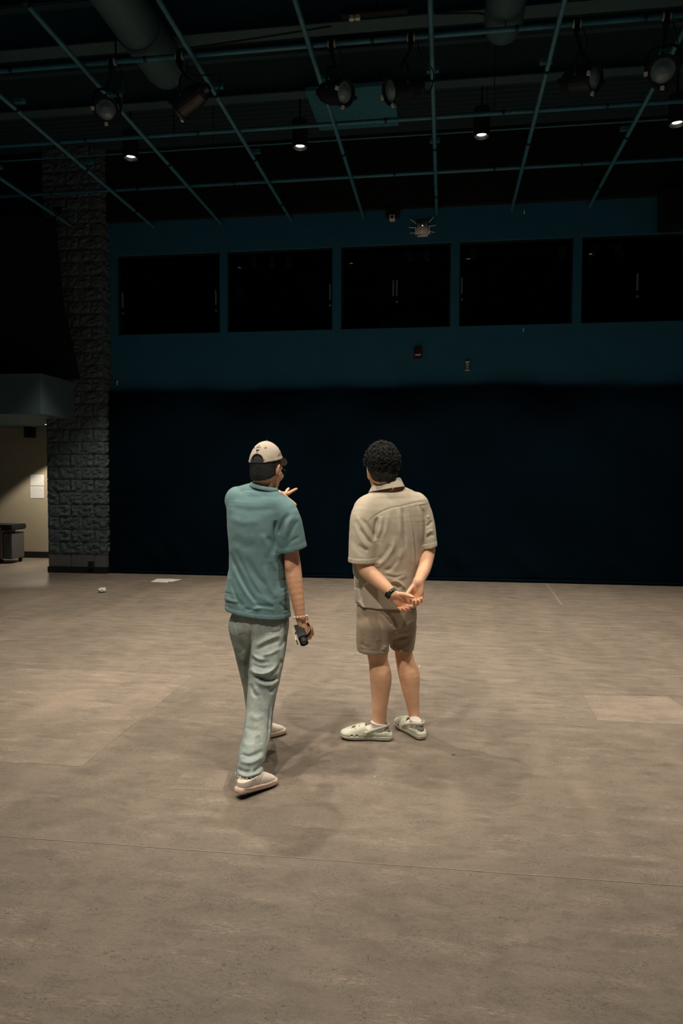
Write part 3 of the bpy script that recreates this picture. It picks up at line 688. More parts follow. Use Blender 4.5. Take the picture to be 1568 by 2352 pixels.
        for axis in range(3):
            o1, o2 = [(1, 2), (2, 0), (0, 1)][axis]
            A = [slice(None)]*3; B = [slice(None)]*3; A[axis] = slice(0, -1); B[axis] = slice(1, None)
            na, nb = neg[tuple(A)], neg[tuple(B)]
            for flip in (0, 1):
                e = np.argwhere((na & ~nb) if not flip else (~na & nb))
                e = e[(e[:, o1] > 0) & (e[:, o2] > 0) & (e[:, o1] < c[o1]-1) & (e[:, o2] < c[o2]-1)]
                q = []
                for d1, d2 in ((1, 1), (0, 1), (0, 0), (1, 0)):
                    g = e.copy(); g[:, o1] -= d1; g[:, o2] -= d2; q.append(vid[g[:, 0], g[:, 1], g[:, 2]])
                q = np.stack(q, 1)
                if flip: q = q[:, ::-1]
                quads.append(q)
        Q = np.concatenate(quads)
        for _ in range(relax):
            A = np.zeros_like(V); N = np.zeros(len(V))
            for a, b in ((0, 1), (1, 2), (2, 3), (3, 0)):
                np.add.at(A, Q[:, a], V[Q[:, b]]); np.add.at(N, Q[:, a], 1); np.add.at(A, Q[:, b], V[Q[:, a]]); np.add.at(N, Q[:, b], 1)
            V = V*.5+.5*A/np.maximum(N, 1)[:, None]
        return V, Q
def np_mesh(name, V, Q):
    me = bpy.data.meshes.new(name); me.vertices.add(len(V)); me.vertices.foreach_set('co', np.asarray(V, np.float32).ravel())
    me.loops.add(Q.size); me.loops.foreach_set('vertex_index', Q.astype(np.int32).ravel())
    me.polygons.add(len(Q)); me.polygons.foreach_set('loop_start', np.arange(0, Q.size, 4, dtype=np.int32)); me.polygons.foreach_set('loop_total', np.full(len(Q), 4, np.int32))
    me.polygons.foreach_set('use_smooth', np.ones(len(Q), bool)); me.update(calc_edges=True); me.validate(); return me
def sculpt_obj(name, parts, mat, parent, org, relax=1):
    """parts: one Sculpt or a list whose meshes are joined into one object"""
    Vs, Qs, n = [], [], 0
    for sp_ in (parts if isinstance(parts, list) else [parts]):
        V, Q = sp_.mesh(relax); Vs.append(V-org); Qs.append(Q+n); n += len(V)
    return link(name, np_mesh(name, np.concatenate(Vs), np.concatenate(Qs)), mat, parent)
def pix(P):
    """image position of points given in the (u,v,z) frame"""
    u, v, z = P[:, 0], P[:, 1], P[:, 2]-CAMH
    d = v*cp+z*sp; b = (-v*sp+z*cp)/d; a = u/d
    a, b = a*cr+b*sr, -a*sr+b*cr
    return 784+F*a, 1176-F*b
def crease(P, lines, vmax=None):
    """cloth folds: each line is (polyline of image points, half width px, height m); relief fades at both ends"""
    X, Y = pix(P); out = np.zeros(len(P))
    for line in lines:
        pl, wd, amp = line[:3]
        pl = np.array(pl, float); C = catmull(pl, int(max(8, 2.2*np.hypot(*np.diff(pl, axis=0).T).sum()/wd))); lo = C.min(0)-3*wd; hi = C.max(0)+3*wd
        m = (X > lo[0]) & (X < hi[0]) & (Y > lo[1]) & (Y < hi[1])
        if vmax is not None: m &= (P[:, 1] < (vmax(P) if callable(vmax) else vmax))
        ii = np.nonzero(m)[0]
        if not len(ii): continue
        D = np.hypot(X[ii, None]-C[None, :, 0], Y[ii, None]-C[None, :, 1]); j = D.argmin(1); d = D[np.arange(len(ii)), j]
        t = j/(len(C)-1); env = np.clip(np.minimum(t, 1-t)*4, 0, 1)**.7
        out[ii] += amp*env*np.exp(-(d/wd)**2)
    return out
def vnoise(P, sc_, seed=0, octv=3):
    """smooth value noise, vectorised"""
    P = P*np.asarray(sc_)+seed*17.3; out = np.zeros(len(P)); amp = 1; tot = 0
    for o in range(octv):
        i = np.floor(P).astype(np.int64); f = P-i; f = f*f*(3-2*f)
        def hsh(x, y, z):
            n = (x*374761393+y*668265263+z*2147483647+seed*1274126177) & 0xffffffff; n = ((n ^ (n >> 13))*1274126177) & 0xffffffff; return ((n ^ (n >> 16)) & 0xffff)/65535.
        r = 0
        for a in (0, 1):
            for b in (0, 1):
                for c in (0, 1):
                    wgt = (f[:, 0] if a else 1-f[:, 0])*(f[:, 1] if b else 1-f[:, 1])*(f[:, 2] if c else 1-f[:, 2]); r = r+wgt*hsh(i[:, 0]+a, i[:, 1]+b, i[:, 2]+c)
        out += amp*(r-.5); tot += amp; amp *= .5; P = P*2.03
    return out/tot*2
def rot3(fwd_yaw, pitch=0, roll=0):
    """columns: right, forward, up of a head; yaw>0 turns to the picture's right"""
    c, s_ = math.cos(fwd_yaw), math.sin(fwd_yaw)
    Rz = np.array([[c, s_, 0], [-s_, c, 0], [0, 0, 1]]); c, s_ = math.cos(pitch), math.sin(pitch)
    Rx = np.array([[1, 0, 0], [0, c, -s_], [0, s_, c]]); c, s_ = math.cos(roll), math.sin(roll)
    Ry = np.array([[c, 0, s_], [0, 1, 0], [-s_, 0, c]]); return Rz@Rx@Ry
def sculpt_head(S, c, R, s=1.0):
    T = lambda x, y, z: c+R@(np.array([x, y, z])*s)
    E = lambda p, r, k=.012, op='u': S.ell(T(*p), np.array(r)*s, R, k, op)
    E((0, -.008, .022), (.076, .098, .092), 0); E((0, .03, -.035), (.060, .066, .075), .03); E((0, .045, -.085), (.040, .045, .030), .03)   # cranium, face, chin
    E((0, -.05, -.03), (.062, .05, .06), .03)
    E((0, .098, -.030), (.011, .018, .024), .012); E((0, .112, -.042), (.013, .012, .010), .010)   # nose
    E((0, .085, .012), (.055, .014, .012), .015)                                             # brow
    for sx in (-1, 1):
        E((sx*.031, .098, -.008), (.018, .014, .012), .010, 's'); E((sx*.031, .083, -.008), (.013, .013, .012), .003); E((sx*.045, .07, -.035), (.02, .025, .02), .02)
        # ear: rim, bowl and lobe
        E((sx*.078, -.006, -.010), (.010, .020, .033), .006); E((sx*.086, -.002, -.008), (.006, .012, .020), .004, 's'); E((sx*.076, .004, -.038), (.007, .009, .010), .006)
        S.chain([T(sx*.076, .010, .010), T(sx*.084, -.004, .022), T(sx*.089, -.020, .012), T(sx*.088, -.022, -.012), T(sx*.080, -.010, -.036)], np.array([.004, .005, .005, .0045, .004])*s, .004)
    E((0, .088, -.066), (.024, .014, .007), .006); E((0, .087, -.077), (.020, .014, .007), .006); E((0, .103, -.0715), (.022, .006, .0018), .002, 's')   # lips
    return T
def finger(S, P, r, k=.004): S.chain(P, r, k, n=len(P)*3)
# skin, cloth and rubber --------------------------------------------------
def mat_skin(name, c):
    t = NT(name); co = t.coords(); a = t.noise(co, 9, 4); b = t.noise(co, 300, 3)
    t.base(t.ramp(a, [(.3, (c[0]*.86, c[1]*.80, c[2]*.78)), (.7, (min(1, c[0]*1.08), c[1]*1.06, c[2]*1.05))]), .52, 0, .4)
    t.p.inputs['Subsurface Weight'].default_value = .18; t.p.inputs['Subsurface Radius'].default_value = (.01, .004, .002); t.p.inputs['Subsurface Scale'].default_value = .6
    t.bump(b, .06, .002); return t.m
def mat_cloth(name, c, var=.10, weave=700, rough=.9, patch=None, pscale=6):
    t = NT(name); co = t.coords(); a = t.noise(co, pscale, 4); b = t.noise(co, weave, 2); f = t.noise(co, 130, 3)
    col = t.ramp(a, [(.3, tuple(x*(1-var) for x in c)), (.7, tuple(min(1, x*(1+var)) for x in c))])
    col = t.mix(t.ramp(f, [(.3, .12), (.6, 0)]), col, tuple(x*.6 for x in c))
    if patch: col = t.mix(t.ramp(t.noise(co, 4.5, 5, .65), [(.42, 0), (.62, .75)]), col, patch)
    t.base(col, rough, 0, .2); t.p.inputs['Sheen Weight'].default_value = .08
    w1 = t.noise(t.coords((1, 1, .6)), 38, 4, .6, .8); hh = t.n('ShaderNodeMath', operation='MULTIPLY_ADD', i_1=3.0); t.l(w1, hh.inputs[0]); t.l(b, hh.inputs[2])
    t.bump(hh.outputs[0], .32, .0020); return t.m
# ================================================================ shared body builders
def build_hand(S, wrist, X, Z, thumbside, bends, spreads, thumb, s=1.0, wr=(.027, .020)):
    """X: towards the fingers, Z: back of the hand, thumbside: +1/-1 sign of the thumb along Z x X"""
    X = nrm(X); Z = nrm(np.asarray(Z, float)-X*(np.asarray(Z, float)@X)); Y = np.cross(Z, X)*thumbside; wrist = np.asarray(wrist, float)
    P = lambda x, y, z: wrist+(X*x+Y*y+Z*z)*s
    S.loft([P(-.010, 0, 0), P(.012, .0, 0), P(.05, 0, .002), P(.088, -.002, .002)], np.array([wr[0], wr[0]*1.08, .037, .038])*s, np.array([wr[1], wr[1]*.95, .0155, .012])*s, Y, n=12, k=.012)
    S.ell(P(.035, .022, -.010), np.array([.032, .016, .014])*s, np.column_stack([X, Y, Z]), .012)
    S.ell(P(.04, -.022, -.008), np.array([.035, .014, .012])*s, np.column_stack([X, Y, Z]), .012)
    L = [(.045, .027, .022), (.049, .031, .023), (.045, .028, .022), (.035, .021, .019)]; by = [.028, .0095, -.009, -.026]; bx = [.088, .092, .088, .080]
    for i in range(4):
        b = np.radians(bends[i]); sp_ = math.radians(spreads[i]); base = P(bx[i], by[i], .001); d0 = X*math.cos(sp_)+Y*math.sin(sp_)
        pts = [P(bx[i]-.02, by[i]*.9, .001), base]; a = 0; q = base
        for j in range(3):
            a += b[j]; dr = d0*math.cos(a)-Z*math.sin(a)
            if j < 2: q1 = q+dr*L[i][j]*s*.5; pts.append(q1)
            q = q+dr*L[i][j]*s; pts.append(q)
        r0 = .0092 if i < 3 else .0080
        rr = np.linspace(r0*1.05, r0*.80, len(pts))*s; rr[1] *= 1.08
        S.chain(pts, rr, .005, n=len(pts)*2)
    (o_, p_, b1, b2) = [math.radians(t) for t in thumb]
    q = P(.018, .022, -.006); pts = [q]; dY = X*math.cos(o_)+Y*math.sin(o_); dr = dY*math.cos(p_)-Z*math.sin(p_)
    q = q+dr*.040*s; pts.append(q); 
    for bb, ln in ((b1, .033), (b2, .027)):
        ax = np.cross(dr, Z); dr2 = nrm(dr*math.cos(bb)+(X*.6-Z*.8)*math.sin(bb)); q = q+dr2*ln*s; pts.append(q); dr = dr2
    S.chain(pts, np.array([.014, .0125, .0108, .0085])*s, .008, n=10)
def shoe_local(S_):
    return S_
M_SKIN_A = mat_skin('skin_a', (.76, .43, .275)); M_SKIN_B = mat_skin('skin_b', (.86, .52, .335))
def mat_hair(name):
    t = NT(name); co = t.coords((1, 1, 2.2)); a = t.noise(co, 240, 4, .7, 1.0)
    t.base(t.ramp(a, [(.35, (.0025, .0026, .003)), (.7, (.011, .0105, .0105))]), .5, 0, .4); t.bump(a, .8, .004); return t.m
M_HAIR = mat_hair('black_hair')
# ================================================================ left visitor
LO = np.array([uvz(600, 1760, 4.0)[0], 3.98, 0.0])
def person_empty(org, lab):
    e = empty('person', world(org), -YAW); return tag(e, lab, 'person')
PL = person_empty(LO, 'person in a grey cap, teal t-shirt and pale loose jeans, pointing ahead with one hand')
m_ = lambda px, v: px*v/F
e1 = nrm((.34, -.10, 0))
# body ------------------------------------------------------------------
S = Sculpt(LO+[-.36, -.55, -.0], LO+[.40, .75, 1.84], .005)
HC = uvz(612, 1078, 4.02); HR = rot3(math.radians(25), math.radians(-3), 0)
TH = sculpt_head(S, HC, HR, 1.0)
S.chain([uvz(604, 1140, 4.005), uvz(606, 1118, 4.005), uvz(611, 1092, 4.015)], [.050, .053, .054], .02)
# torso and hips
tp = [(605, 1128, 30, .06), (597, 1145, 52, .08), (593, 1175, 58, .10), (590, 1230, 54, .10), (590, 1300, 50, .095), (594, 1370, 56, .10), (598, 1430, 60, .105)]
S.loft([uvz(a, b, 4.0) for a, b, _, _ in tp], [m_(c, 4.0) for _, _, c, _ in tp], [d for *_, d in tp], e1, 22, .03, cap=.02)
ra = [uvz(656, 1166, 3.95), uvz(668, 1215, 3.935), uvz(668, 1262, 3.94), uvz(672, 1300, 3.95), uvz(676, 1335, 3.935), uvz(684, 1380, 3.91), uvz(689.5, 1418, 3.90)]
S.chain(ra, [.048, .045, .042, .0445, .0435, .034, .0255], .02, n=22)
S.ell(uvz(663, 1302, 3.915), (.014, .014, .02), None, .02)
la = [uvz(545, 1150, 4.06), np.array([-.50, 4.25, 1.42]), np.array([-.455, 4.34, 1.405]), np.array([-.425, 4.43, 1.445]), uvz(638, 1135, 4.50)]
S.chain(la, [.048, .046, .042, .036, .026], .02, n=16)
rl = [(620, 1425, 3.99, .085), (617, 1485, 3.95, .078), (606, 1560, 3.88, .062), (598, 1610, 3.84, .055), (589, 1680, 3.77, .050), (577, 1760, 3.65, .036), (573, 1800, 3.605, .034)]
S.chain([uvz(a, b, c) for a, b, c, _ in rl], [d for *_, d in rl], .03, n=20)
ll = [(572, 1425, 4.02, .085), (577, 1490, 4.08, .076), (590, 1560, 4.16, .060), (596, 1620, 4.24, .053), (598, 1670, 4.32, .043), (600, 1693, 4.36, .034)]
S.chain([uvz(a, b, c) for a, b, c, _ in ll], [d for *_, d in ll], .03, n=20)
parts = [S]
# pointing left hand, finer grid
hw_ = uvz(638, 1135, 4.50)
S2 = Sculpt(hw_-[.08, .06, .12], hw_+[.19, .26, .12], .0026)
S2.chain([hw_*.9+np.array(la[3])*.1, hw_], [.0262, .0255], 0)
build_hand(S2, hw_, (.30, .92, -.02), (-.12, -.25, .92), -1, [(-20, 2, 2), (-24, 6, 6), (-4, 22, 14), (0, 24, 16)], (17, -8, -18, -34), (60, 40, -6, 2), 1.02, (.026, .021))
parts.append(S2)
hr_ = uvz(690, 1419, 3.90)
S3 = Sculpt(hr_-[.09, .10, .19], hr_+[.14, .12, .09], .0026)
S3.chain([hr_*.88+np.array(ra[5])*.12, hr_], [.0255, .025], 0)
build_hand(S3, hr_, (.47, .18, -.86), (.72, -.62, .30), 1, [(26, 48, 26), (30, 50, 28), (34, 52, 30), (38, 54, 30)], (6, 1, -4, -9), (24, 42, 18, 14), 1.0, (.025, .019))
parts.append(S3)
sculpt_obj('body', parts, M_SKIN_A, PL, LO)
# hair, cap ---------------------------------------------------------------
S = Sculpt(HC-.14, HC+.16, .0032)
hd = lambda p, r, k=.01, op='u': S.ell(TH(*p), np.array(r), HR, k, op)
hd((0, -.012, .024), (.0805, .1005, .094), 0); hd((0, -.052, -.033), (.066, .056, .066), .025)
S.halfspace(TH(0, 0, .072), HR@np.array([0, .2, 1.])); S.halfspace(TH(0, .030, 0), HR@np.array([0, 1, -.25])); S.halfspace(TH(0, -.09, -.066), HR@np.array([0, .45, -1.]))
for sx in (-1, 1): hd((sx*.088, .004, -.018), (.022, .030, .045), .006, 's')
S.displace(lambda P: .0022*vnoise(P, 150, 3, 2), .02)
sculpt_obj('hair', S, M_HAIR, PL, LO, 0)
M_CAP = mat_cloth('cap_cotton', lin(196, 182, 166), .06, 900); M_CAPD = simple('cap_dark_thread', (.035, .036, .036), .8); M_BRIM = mat_cloth('cap_brim', lin(120, 112, 104), .06, 900)
cap = empty('cap', tuple(HC-LO), 0, PL)
S = Sculpt(HC-.16, HC+[.18, .20, .20], .003)
hd = lambda p, r, k=.01, op='u', q=2.0: S.ell(TH(*p), np.array(r), HR, k, op, q)
CC, CR_ = np.array([0, -.006, .026]), np.array([.089, .110, .130])
hd(CC, CR_, 0); S.halfspace(TH(0, 0, .052), HR@np.array([0, .24, -1.]))
hd((0, -.112, .030), (.042, .050, .046), .004, 's')
S2c = S
S.displace(lambda P: .0016*vnoise(P, 22, 5, 2)-.0012*np.exp(-(((P-TH(0, 0, 0))@HR[:, 0])/.0022)**2)-.0012*np.exp(-((np.abs((P-TH(0, 0, 0))@HR[:, 0])*.55-np.abs((P-TH(0, -.006, 0))@HR[:, 1])*.95)/.0022)**2), .02)
# hem stitching band
S.displace(lambda P: .0015*(np.abs((P-TH(0, 0, .052))@nrm(HR@np.array([0, .24, -1.]))+.008) < .0025), .02)
hd((0, -.004, .010), (.081, .102, .100), 0, 's')
sculpt_obj('crown', S, M_CAP, cap, HC, 1)
S = Sculpt(HC+[-.06, -.06, -.04], HC+[.24, .24, .14], .003)
br = HR@rot3(0, math.radians(-27), 0)
S.ell(TH(0, .098, .058), (.070, .068, .0055), br, 0); S.ell(TH(*(CC+[0, -.01, -.01])), CR_*.93, HR, .002, 's')
sculpt_obj('brim', S, M_BRIM, cap, HC, 1)
def on_cap(x, z, off=.001):
    """point on the back of the crown above the opening (cap coordinates)"""
    d = 1-((x-CC[0])/CR_[0])**2-((z-CC[2])/CR_[2])**2; y = CC[1]-CR_[1]*math.sqrt(max(d, .02)); return TH(x, y-off, z)-HC
bm = lathe_bm([(0, 0), (.010, 0), (.009, .005), (.004, .008), (0, .008)], TH(0, -.006, .154)-HC, HR[:, 2], 14); bm_obj('button', bm, M_CAPD, cap, smooth=True)
strap = [on_cap(x, .037, .0) for x in np.linspace(-.05, .05, 11)]
bm = bmesh.new(); rows = [[bm.verts.new(p+HR[:, 2]*dz+HR[:, 1]*dy) for dz, dy in ((-.008, 0), (.008, 0), (.008, .003), (-.008, .003))] for p in strap]
for a, b in zip(rows, rows[1:]):
    for i in range(4): bm.faces.new((a[i], a[(i+1) % 4], b[(i+1) % 4], b[i]))
bm_obj('strap', bm, M_CAPD, cap)
for x, z in ((.036, .112), (-.036, .112)):
    bm_obj('eyelet', tube_bm([on_cap(x+.0035*math.cos(t), z+.0035*math.sin(t), .0005) for t in np.linspace(0, 2*math.pi, 13)], .0016, 6), M_CAPD, cap)
# emblem on the back: outlined shield crossed by a bar
ex, ez = -.002, .107
def line_on_cap(name, pts, r, mat=None): return bm_obj(name, tube_bm([on_cap(ex+a, ez+b, .0008) for a, b in pts], r, 6), mat or M_CAPD, cap)
sh = [(-.016, .009), (-.010, .016), (0, .021), (.010, .016), (.016, .009), (.015, -.004), (.009, -.014), (0, -.020), (-.009, -.014), (-.015, -.004), (-.016, .009)]
M_EMB = simple('pale_embroidery', (.72, .68, .62), .8)
line_on_cap('shield_outline', [tuple(q) for q in catmull(sh, 40)], .0011, M_EMB)
line_on_cap('shield_outline', [tuple(np.array(q)*.80) for q in catmull(sh, 40)], .0008)
for dz in (.0035, -.0015): line_on_cap('shield_bar', [(-.021, dz+.001), (0, dz+.002), (.021, dz+.003)], .0011 if dz > 0 else .0009, M_CAPD if dz > 0 else M_EMB)
for dz, hx in ((-.007, .008), (-.0095, .006), (-.012, .004)): line_on_cap('shield_fill', [(-hx, dz), (hx, dz+.0008)], .0014)
for a in (-.009, -.005, -.001, .004, .008): line_on_cap('stitch', [(a, .0085), (a+.002, .0105)], .0009)
# side ornament stitched by the right temple
def side_pt(y, z, off=.0008):
    d = 1-((y-CC[1])/CR_[1])**2-((z-CC[2])/CR_[2])**2; return TH(CC[0]+CR_[0]*math.sqrt(max(d, .02))+off, y, z)-HC
for pl_ in ([(-.020, .074), (-.005, .082), (.008, .096), (.000, .088), (-.012, .078), (-.020, .074)], [(.010, .078), (.022, .090), (.036, .100)], [(.018, .108), (.030, .116), (.042, .118)], [(.026, .098), (.038, .106), (.050, .104)]):
    bm_obj('side_stitching', tube_bm([side_pt(*q) for q in catmull(np.array(pl_), 16)], .0013, 6), M_CAPD, cap)
# glasses ------------------------------------------------------------------
gl = empty('glasses', tuple(HC-LO), 0, PL); M_WIRE = simple('dark_wire', (.08, .08, .08), .35, .6)
for sx in (-1, 1):
    bm_obj('rim', tube_bm([TH(sx*.034+.025*math.cos(t), .112-.006*abs(math.cos(t)), -.010+.022*math.sin(t))-HC for t in np.linspace(0, 2*math.pi, 25)], .0013, 6), M_WIRE, gl)
    bm_obj('temple', tube_bm([TH(sx*.060, .108, -.002)-HC, TH(sx*.078, .06, .002)-HC, TH(sx*.081, .01, .004)-HC], .0013, 6), M_WIRE, gl)
bm_obj('bridge', tube_bm([TH(x, .114-.003*abs(x)/.01, -.004)-HC for x in (-.01, 0, .01)], .0013, 6), M_WIRE, gl)
# t-shirt -------------------------------------------------------------------
M_TEE = mat_cloth('teal_cotton', lin(112, 145, 148), .07, 800)
S = Sculpt(LO+[-.30, -.36, .77], LO+[.33, .48, 1.60], .0042)
tp = [(593, 1124, 22, .022), (593, 1132, 44, .078), (592.5, 1145, 65, .098), (592, 1165, 73, .118), (590, 1212, 69, .132), (590, 1266, 64.5, .130), (591, 1319, 66.5, .130), (589, 1367, 75.5, .138), (593, 1405, 74.5, .145), (595, 1445, 73, .148)]
S.loft([uvz(a, b, 4.0) for a, b, _, _ in tp], [m_(c, 4.0) for _, _, c, _ in tp], [d for *_, d in tp], e1, 26, 0, 2.25, cap=.02)
S.loft([uvz(640, 1158, 3.965), uvz(660, 1186, 3.93), uvz(668, 1222, 3.93), uvz(677, 1268, 3.935), uvz(682, 1290, 3.935)], [.046, .064, .0715, .0685, .068], [.054, .064, .066, .064, .064], (1, -.15, .2), 16, .035)
S.loft([uvz(545, 1141, 4.04), uvz(590, 1141, 4.0), uvz(628, 1150, 3.97), uvz(654, 1172, 3.95)], [.055, .058, .058, .054], [.056, .046, .046, .054], (0, 1, 0), 14, .04)
S.loft([uvz(552, 1146, 4.02), uvz(544, 1151, 4.08), np.array([-.53, 4.20, 1.425]), np.array([-.48, 4.30, 1.40]), np.array([-.46, 4.34, 1.40])], [.052, .057, .064, .064, .064], [.058, .060, .066, .066, .066], (.6, -.3, .6), 14, .035)
S.chain([uvz(606, 1135, 4.0), uvz(580, 1131, 4.015), uvz(550, 1138, 4.035)], [.050, .050, .050], .03, n=8); S.chain([uvz(592, 1133, 3.985), uvz(566, 1135, 4.0)], [.050, .048], .02, n=4); S.chain([uvz(606, 1136, 4.0), uvz(628, 1147, 3.98), uvz(652, 1164, 3.955)], [.048, .049, .048], .03, n=8)
folds = [([(528, 1268), (548, 1315), (571, 1362), (596, 1390), (628, 1398)], 5, -.011), ([(540, 1262), (563, 1310), (588, 1353), (615, 1384)], 5, -.010), ([(534, 1300), (556, 1345), (582, 1380), (606, 1392)], 5, .009), ([(552, 1290), (578, 1335), (604, 1372), (630, 1390)], 6, .010),
    ([(565, 1280), (590, 1322), (612, 1350)], 6, -.006), ([(527, 1330), (540, 1370), (560, 1395)], 5, -.007), ([(523, 1310), (530, 1350), (545, 1388)], 4, .006), ([(572, 1405), (600, 1396), (632, 1402)], 4, .008), ([(560, 1398), (590, 1404)], 3, -.006),
    ([(640, 1228), (650, 1200), (664, 1178)], 5, -.010), ([(652, 1240), (662, 1205), (676, 1182)], 5, .007), ([(660, 1250), (672, 1215), (684, 1196)], 4, -.006), ([(634, 1195), (630, 1225), (634, 1262)], 5, -.012), ([(655, 1262), (668, 1244), (690, 1232)], 4, -.005),
    ([(612, 1232), (624, 1250), (628, 1275)], 7, -.008), ([(600, 1225), (612, 1250), (612, 1280)], 7, .006), ([(620, 1290), (632, 1330), (636, 1362)], 7, -.007), ([(606, 1300), (616, 1340), (634, 1375)], 6, .006), ([(640, 1290), (648, 1340), (654, 1380)], 6, .006),
    ([(545, 1128), (580, 1140), (612, 1138), (640, 1128)], 6, -.004), ([(528, 1160), (560, 1172), (600, 1172), (640, 1165)], 9, -.004), ([(524, 1190), (560, 1200), (600, 1196)], 8, .004), ([(534, 1235), (560, 1252), (590, 1256)], 10, -.005),
    ([(516, 1372), (530, 1380), (548, 1384)], 4, .005), ([(640, 1384), (652, 1396), (660, 1404)], 4, -.005)]
S.displace(lambda P: crease(P, folds, 4.03)+.0035*vnoise(P, (9, 9, 6), 2, 3)+.0014*vnoise(P, (26, 26, 18), 6, 2), .035)
hemL = uvz(594, 1421, 3.86)
hn = nrm((-.10, .02, -1.)); d_h = lambda P: (P-hemL)@hn        # negative above the hem
S.displace(lambda P: .0022*((d_h(P) > -.024) & (d_h(P) < .005))-.0012*np.exp(-((d_h(P)+.025)/.002)**2), .03)
sp_n = nrm((.27, .10, -.96)); sp_p = uvz(677, 1265, 3.90)
arm_reg = lambda P: P[:, 0] > uvz(640, 1200, 3.95)[0]
S.displace(lambda P: np.where(arm_reg(P) & (P[:, 2] > 1.10), .0020*(np.abs((P-sp_p)@sp_n+.012) < .012), 0), .03)
# cut the hems and hollow them
X = np.meshgrid(*[a.astype(np.float32) for a in S.ax], indexing='ij', sparse=True)
pl_h = sum((X[i]-hemL[i])*hn[i] for i in range(3)); S.f = np.maximum(S.f, pl_h.astype(np.float32))
pl_s = sum((X[i]-sp_p[i])*sp_n[i] for i in range(3)); ax_ = sum((X[i]-ra[2][i])*nrm(np.array(ra[2])-np.array(ra[0]))[i] for i in range(3))
near_arm = np.sqrt((X[0]-uvz(681, 1290, 3.935)[0])**2+(X[1]-3.935)**2) < .10
torsoL = Sculpt(LO+[-.30, -.36, .77], LO+[.33, .48, 1.60], .0042)
torsoL.loft([uvz(a, b, 4.0) for a, b, _, _ in tp], [m_(c, 4.0) for _, _, c, _ in tp], [d for *_, d in tp], e1, 26, 0, 2.25, cap=.02)
S.f = np.where(near_arm & (X[2] > .98) & (X[0] > uvz(620, 1290, 3.93)[0]), np.maximum(S.f, np.minimum(pl_s, torsoL.f)).astype(np.float32), S.f)
cav = np.maximum(S.f+.011, -(pl_h+.10)); S.f = np.maximum(S.f, -np.where(cav < 0, cav, .05).astype(np.float32))
cav = np.maximum(S.f+.010, np.where(near_arm & (torsoL.f > .010) & (X[2] > 1.02), -(pl_s+.06), .05)); S.f = np.maximum(S.f, -cav.astype(np.float32))
S.halfspace(uvz(606, 1112, 3.95), (.16, 0, 1.))
S.loft([uvz(606, 1132, 4.0), uvz(606, 1105, 4.005)], [.054, .063], [.053, .062], e1, 6, .004, op='s')
sculpt_obj('t_shirt', S, M_TEE, PL, LO, 2)
ring = [uvz(606, 1117, 4.0)+np.array([.071*math.cos(t), .069*math.sin(t), -.016*math.cos(t)*.9+.006*math.sin(t)]) for t in np.linspace(0, 2*math.pi, 33)]
bm = bmesh.new(); rows = []
for i, p in enumerate(ring[:-1]):
    o = nrm(p-uvz(606, 1117, 4.0)); rows.append([bm.verts.new(Vector(p+o*a+np.array([0, 0, b])-LO)) for a, b in ((-.004, .008), (.001, .009), (.012, -.011), (.009, -.014), (-.004, -.006))])
for i in range(32):
    a, b = rows[i], rows[(i+1) % 32]
    for j in range(5): bm.faces.new((a[j], a[(j+1) % 5], b[(j+1) % 5], b[j]))
bm_obj('collar', bm, M_TEE, PL, smooth=True)
# jeans ---------------------------------------------------------------------
def mat_denim():
    t = NT('pale_denim'); co = t.coords(); a = t.noise(co, 5, 5, .6); b = t.noise(co, 34, 4, .65); wv = t.noise(t.coords((1, 1, .35)), 600, 2)
    c = t.ramp(a, [(.30, lin(132, 146, 146)), (.52, lin(176, 186, 180)), (.72, lin(208, 212, 204))])
    c = t.mix(t.ramp(b, [(.3, .35), (.55, 0)]), c, lin(108, 122, 124)); c = t.mix(t.ramp(wv, [(.35, .10), (.6, 0)]), c, lin(110, 126, 130))
    t.base(c, .9, 0, .2); w1 = t.noise(t.coords((1, 1, .5)), 30, 5, .62, 1.0); hh = t.n('ShaderNodeMath', operation='MULTIPLY_ADD', i_1=3.0); t.l(w1, hh.inputs[0]); t.l(wv, hh.inputs[2])
    t.bump(hh.outputs[0], .32, .0025); return t.m
M_DENIM = mat_denim()
S = Sculpt(LO+[-.26, -.50, .015], LO+[.26, .52, .92], .0042)
hp = [(595, 1385, 58, .115), (597, 1420, 66, .128), (598, 1434, 64, .12)]
S.loft([uvz(a, b, 4.0) for a, b, _, _ in hp], [m_(c, 4.0) for _, _, c, _ in hp], [d for *_, d in hp], e1, 10, 0, 2.2)
rj = [(617, 1440, 3.985, 46, .105), (617, 1482, 3.95, 41.5, .098), (610, 1533, 3.90, 38.5, .092), (603, 1580, 3.865, 34.5, .086), (597, 1625, 3.83, 32, .080), (589.5, 1686, 3.765, 33, .078), (580, 1727, 3.70, 32, .078), (574.5, 1757, 3.645, 31, .080), (573, 1790, 3.605, 33, .084), (573, 1815, 3.595, 33, .084)]
S.loft([uvz(a, b, c) for a, b, c, _, _ in rj], [m_(d, c) for _, _, c, d, _ in rj], [e for *_, e in rj], (1, .15, 0), 30, .018, 2.15)
lj = [(568, 1440, 4.02, 44, .105), (570, 1472, 4.05, 38, .098), (579, 1515, 4.10, 35.5, .092), (590, 1574, 4.18, 33, .084), (596, 1630, 4.26, 32, .078), (594, 1680, 4.34, 29.5, .074), (594, 1697, 4.365, 29.5, .074), (594, 1706, 4.38, 29, .074)]
S.loft([uvz(a, b, c) for a, b, c, _, _ in lj], [m_(d, c) for _, _, c, d, _ in lj], [e for *_, e in lj], (1, .15, 0), 26, .018, 2.15)
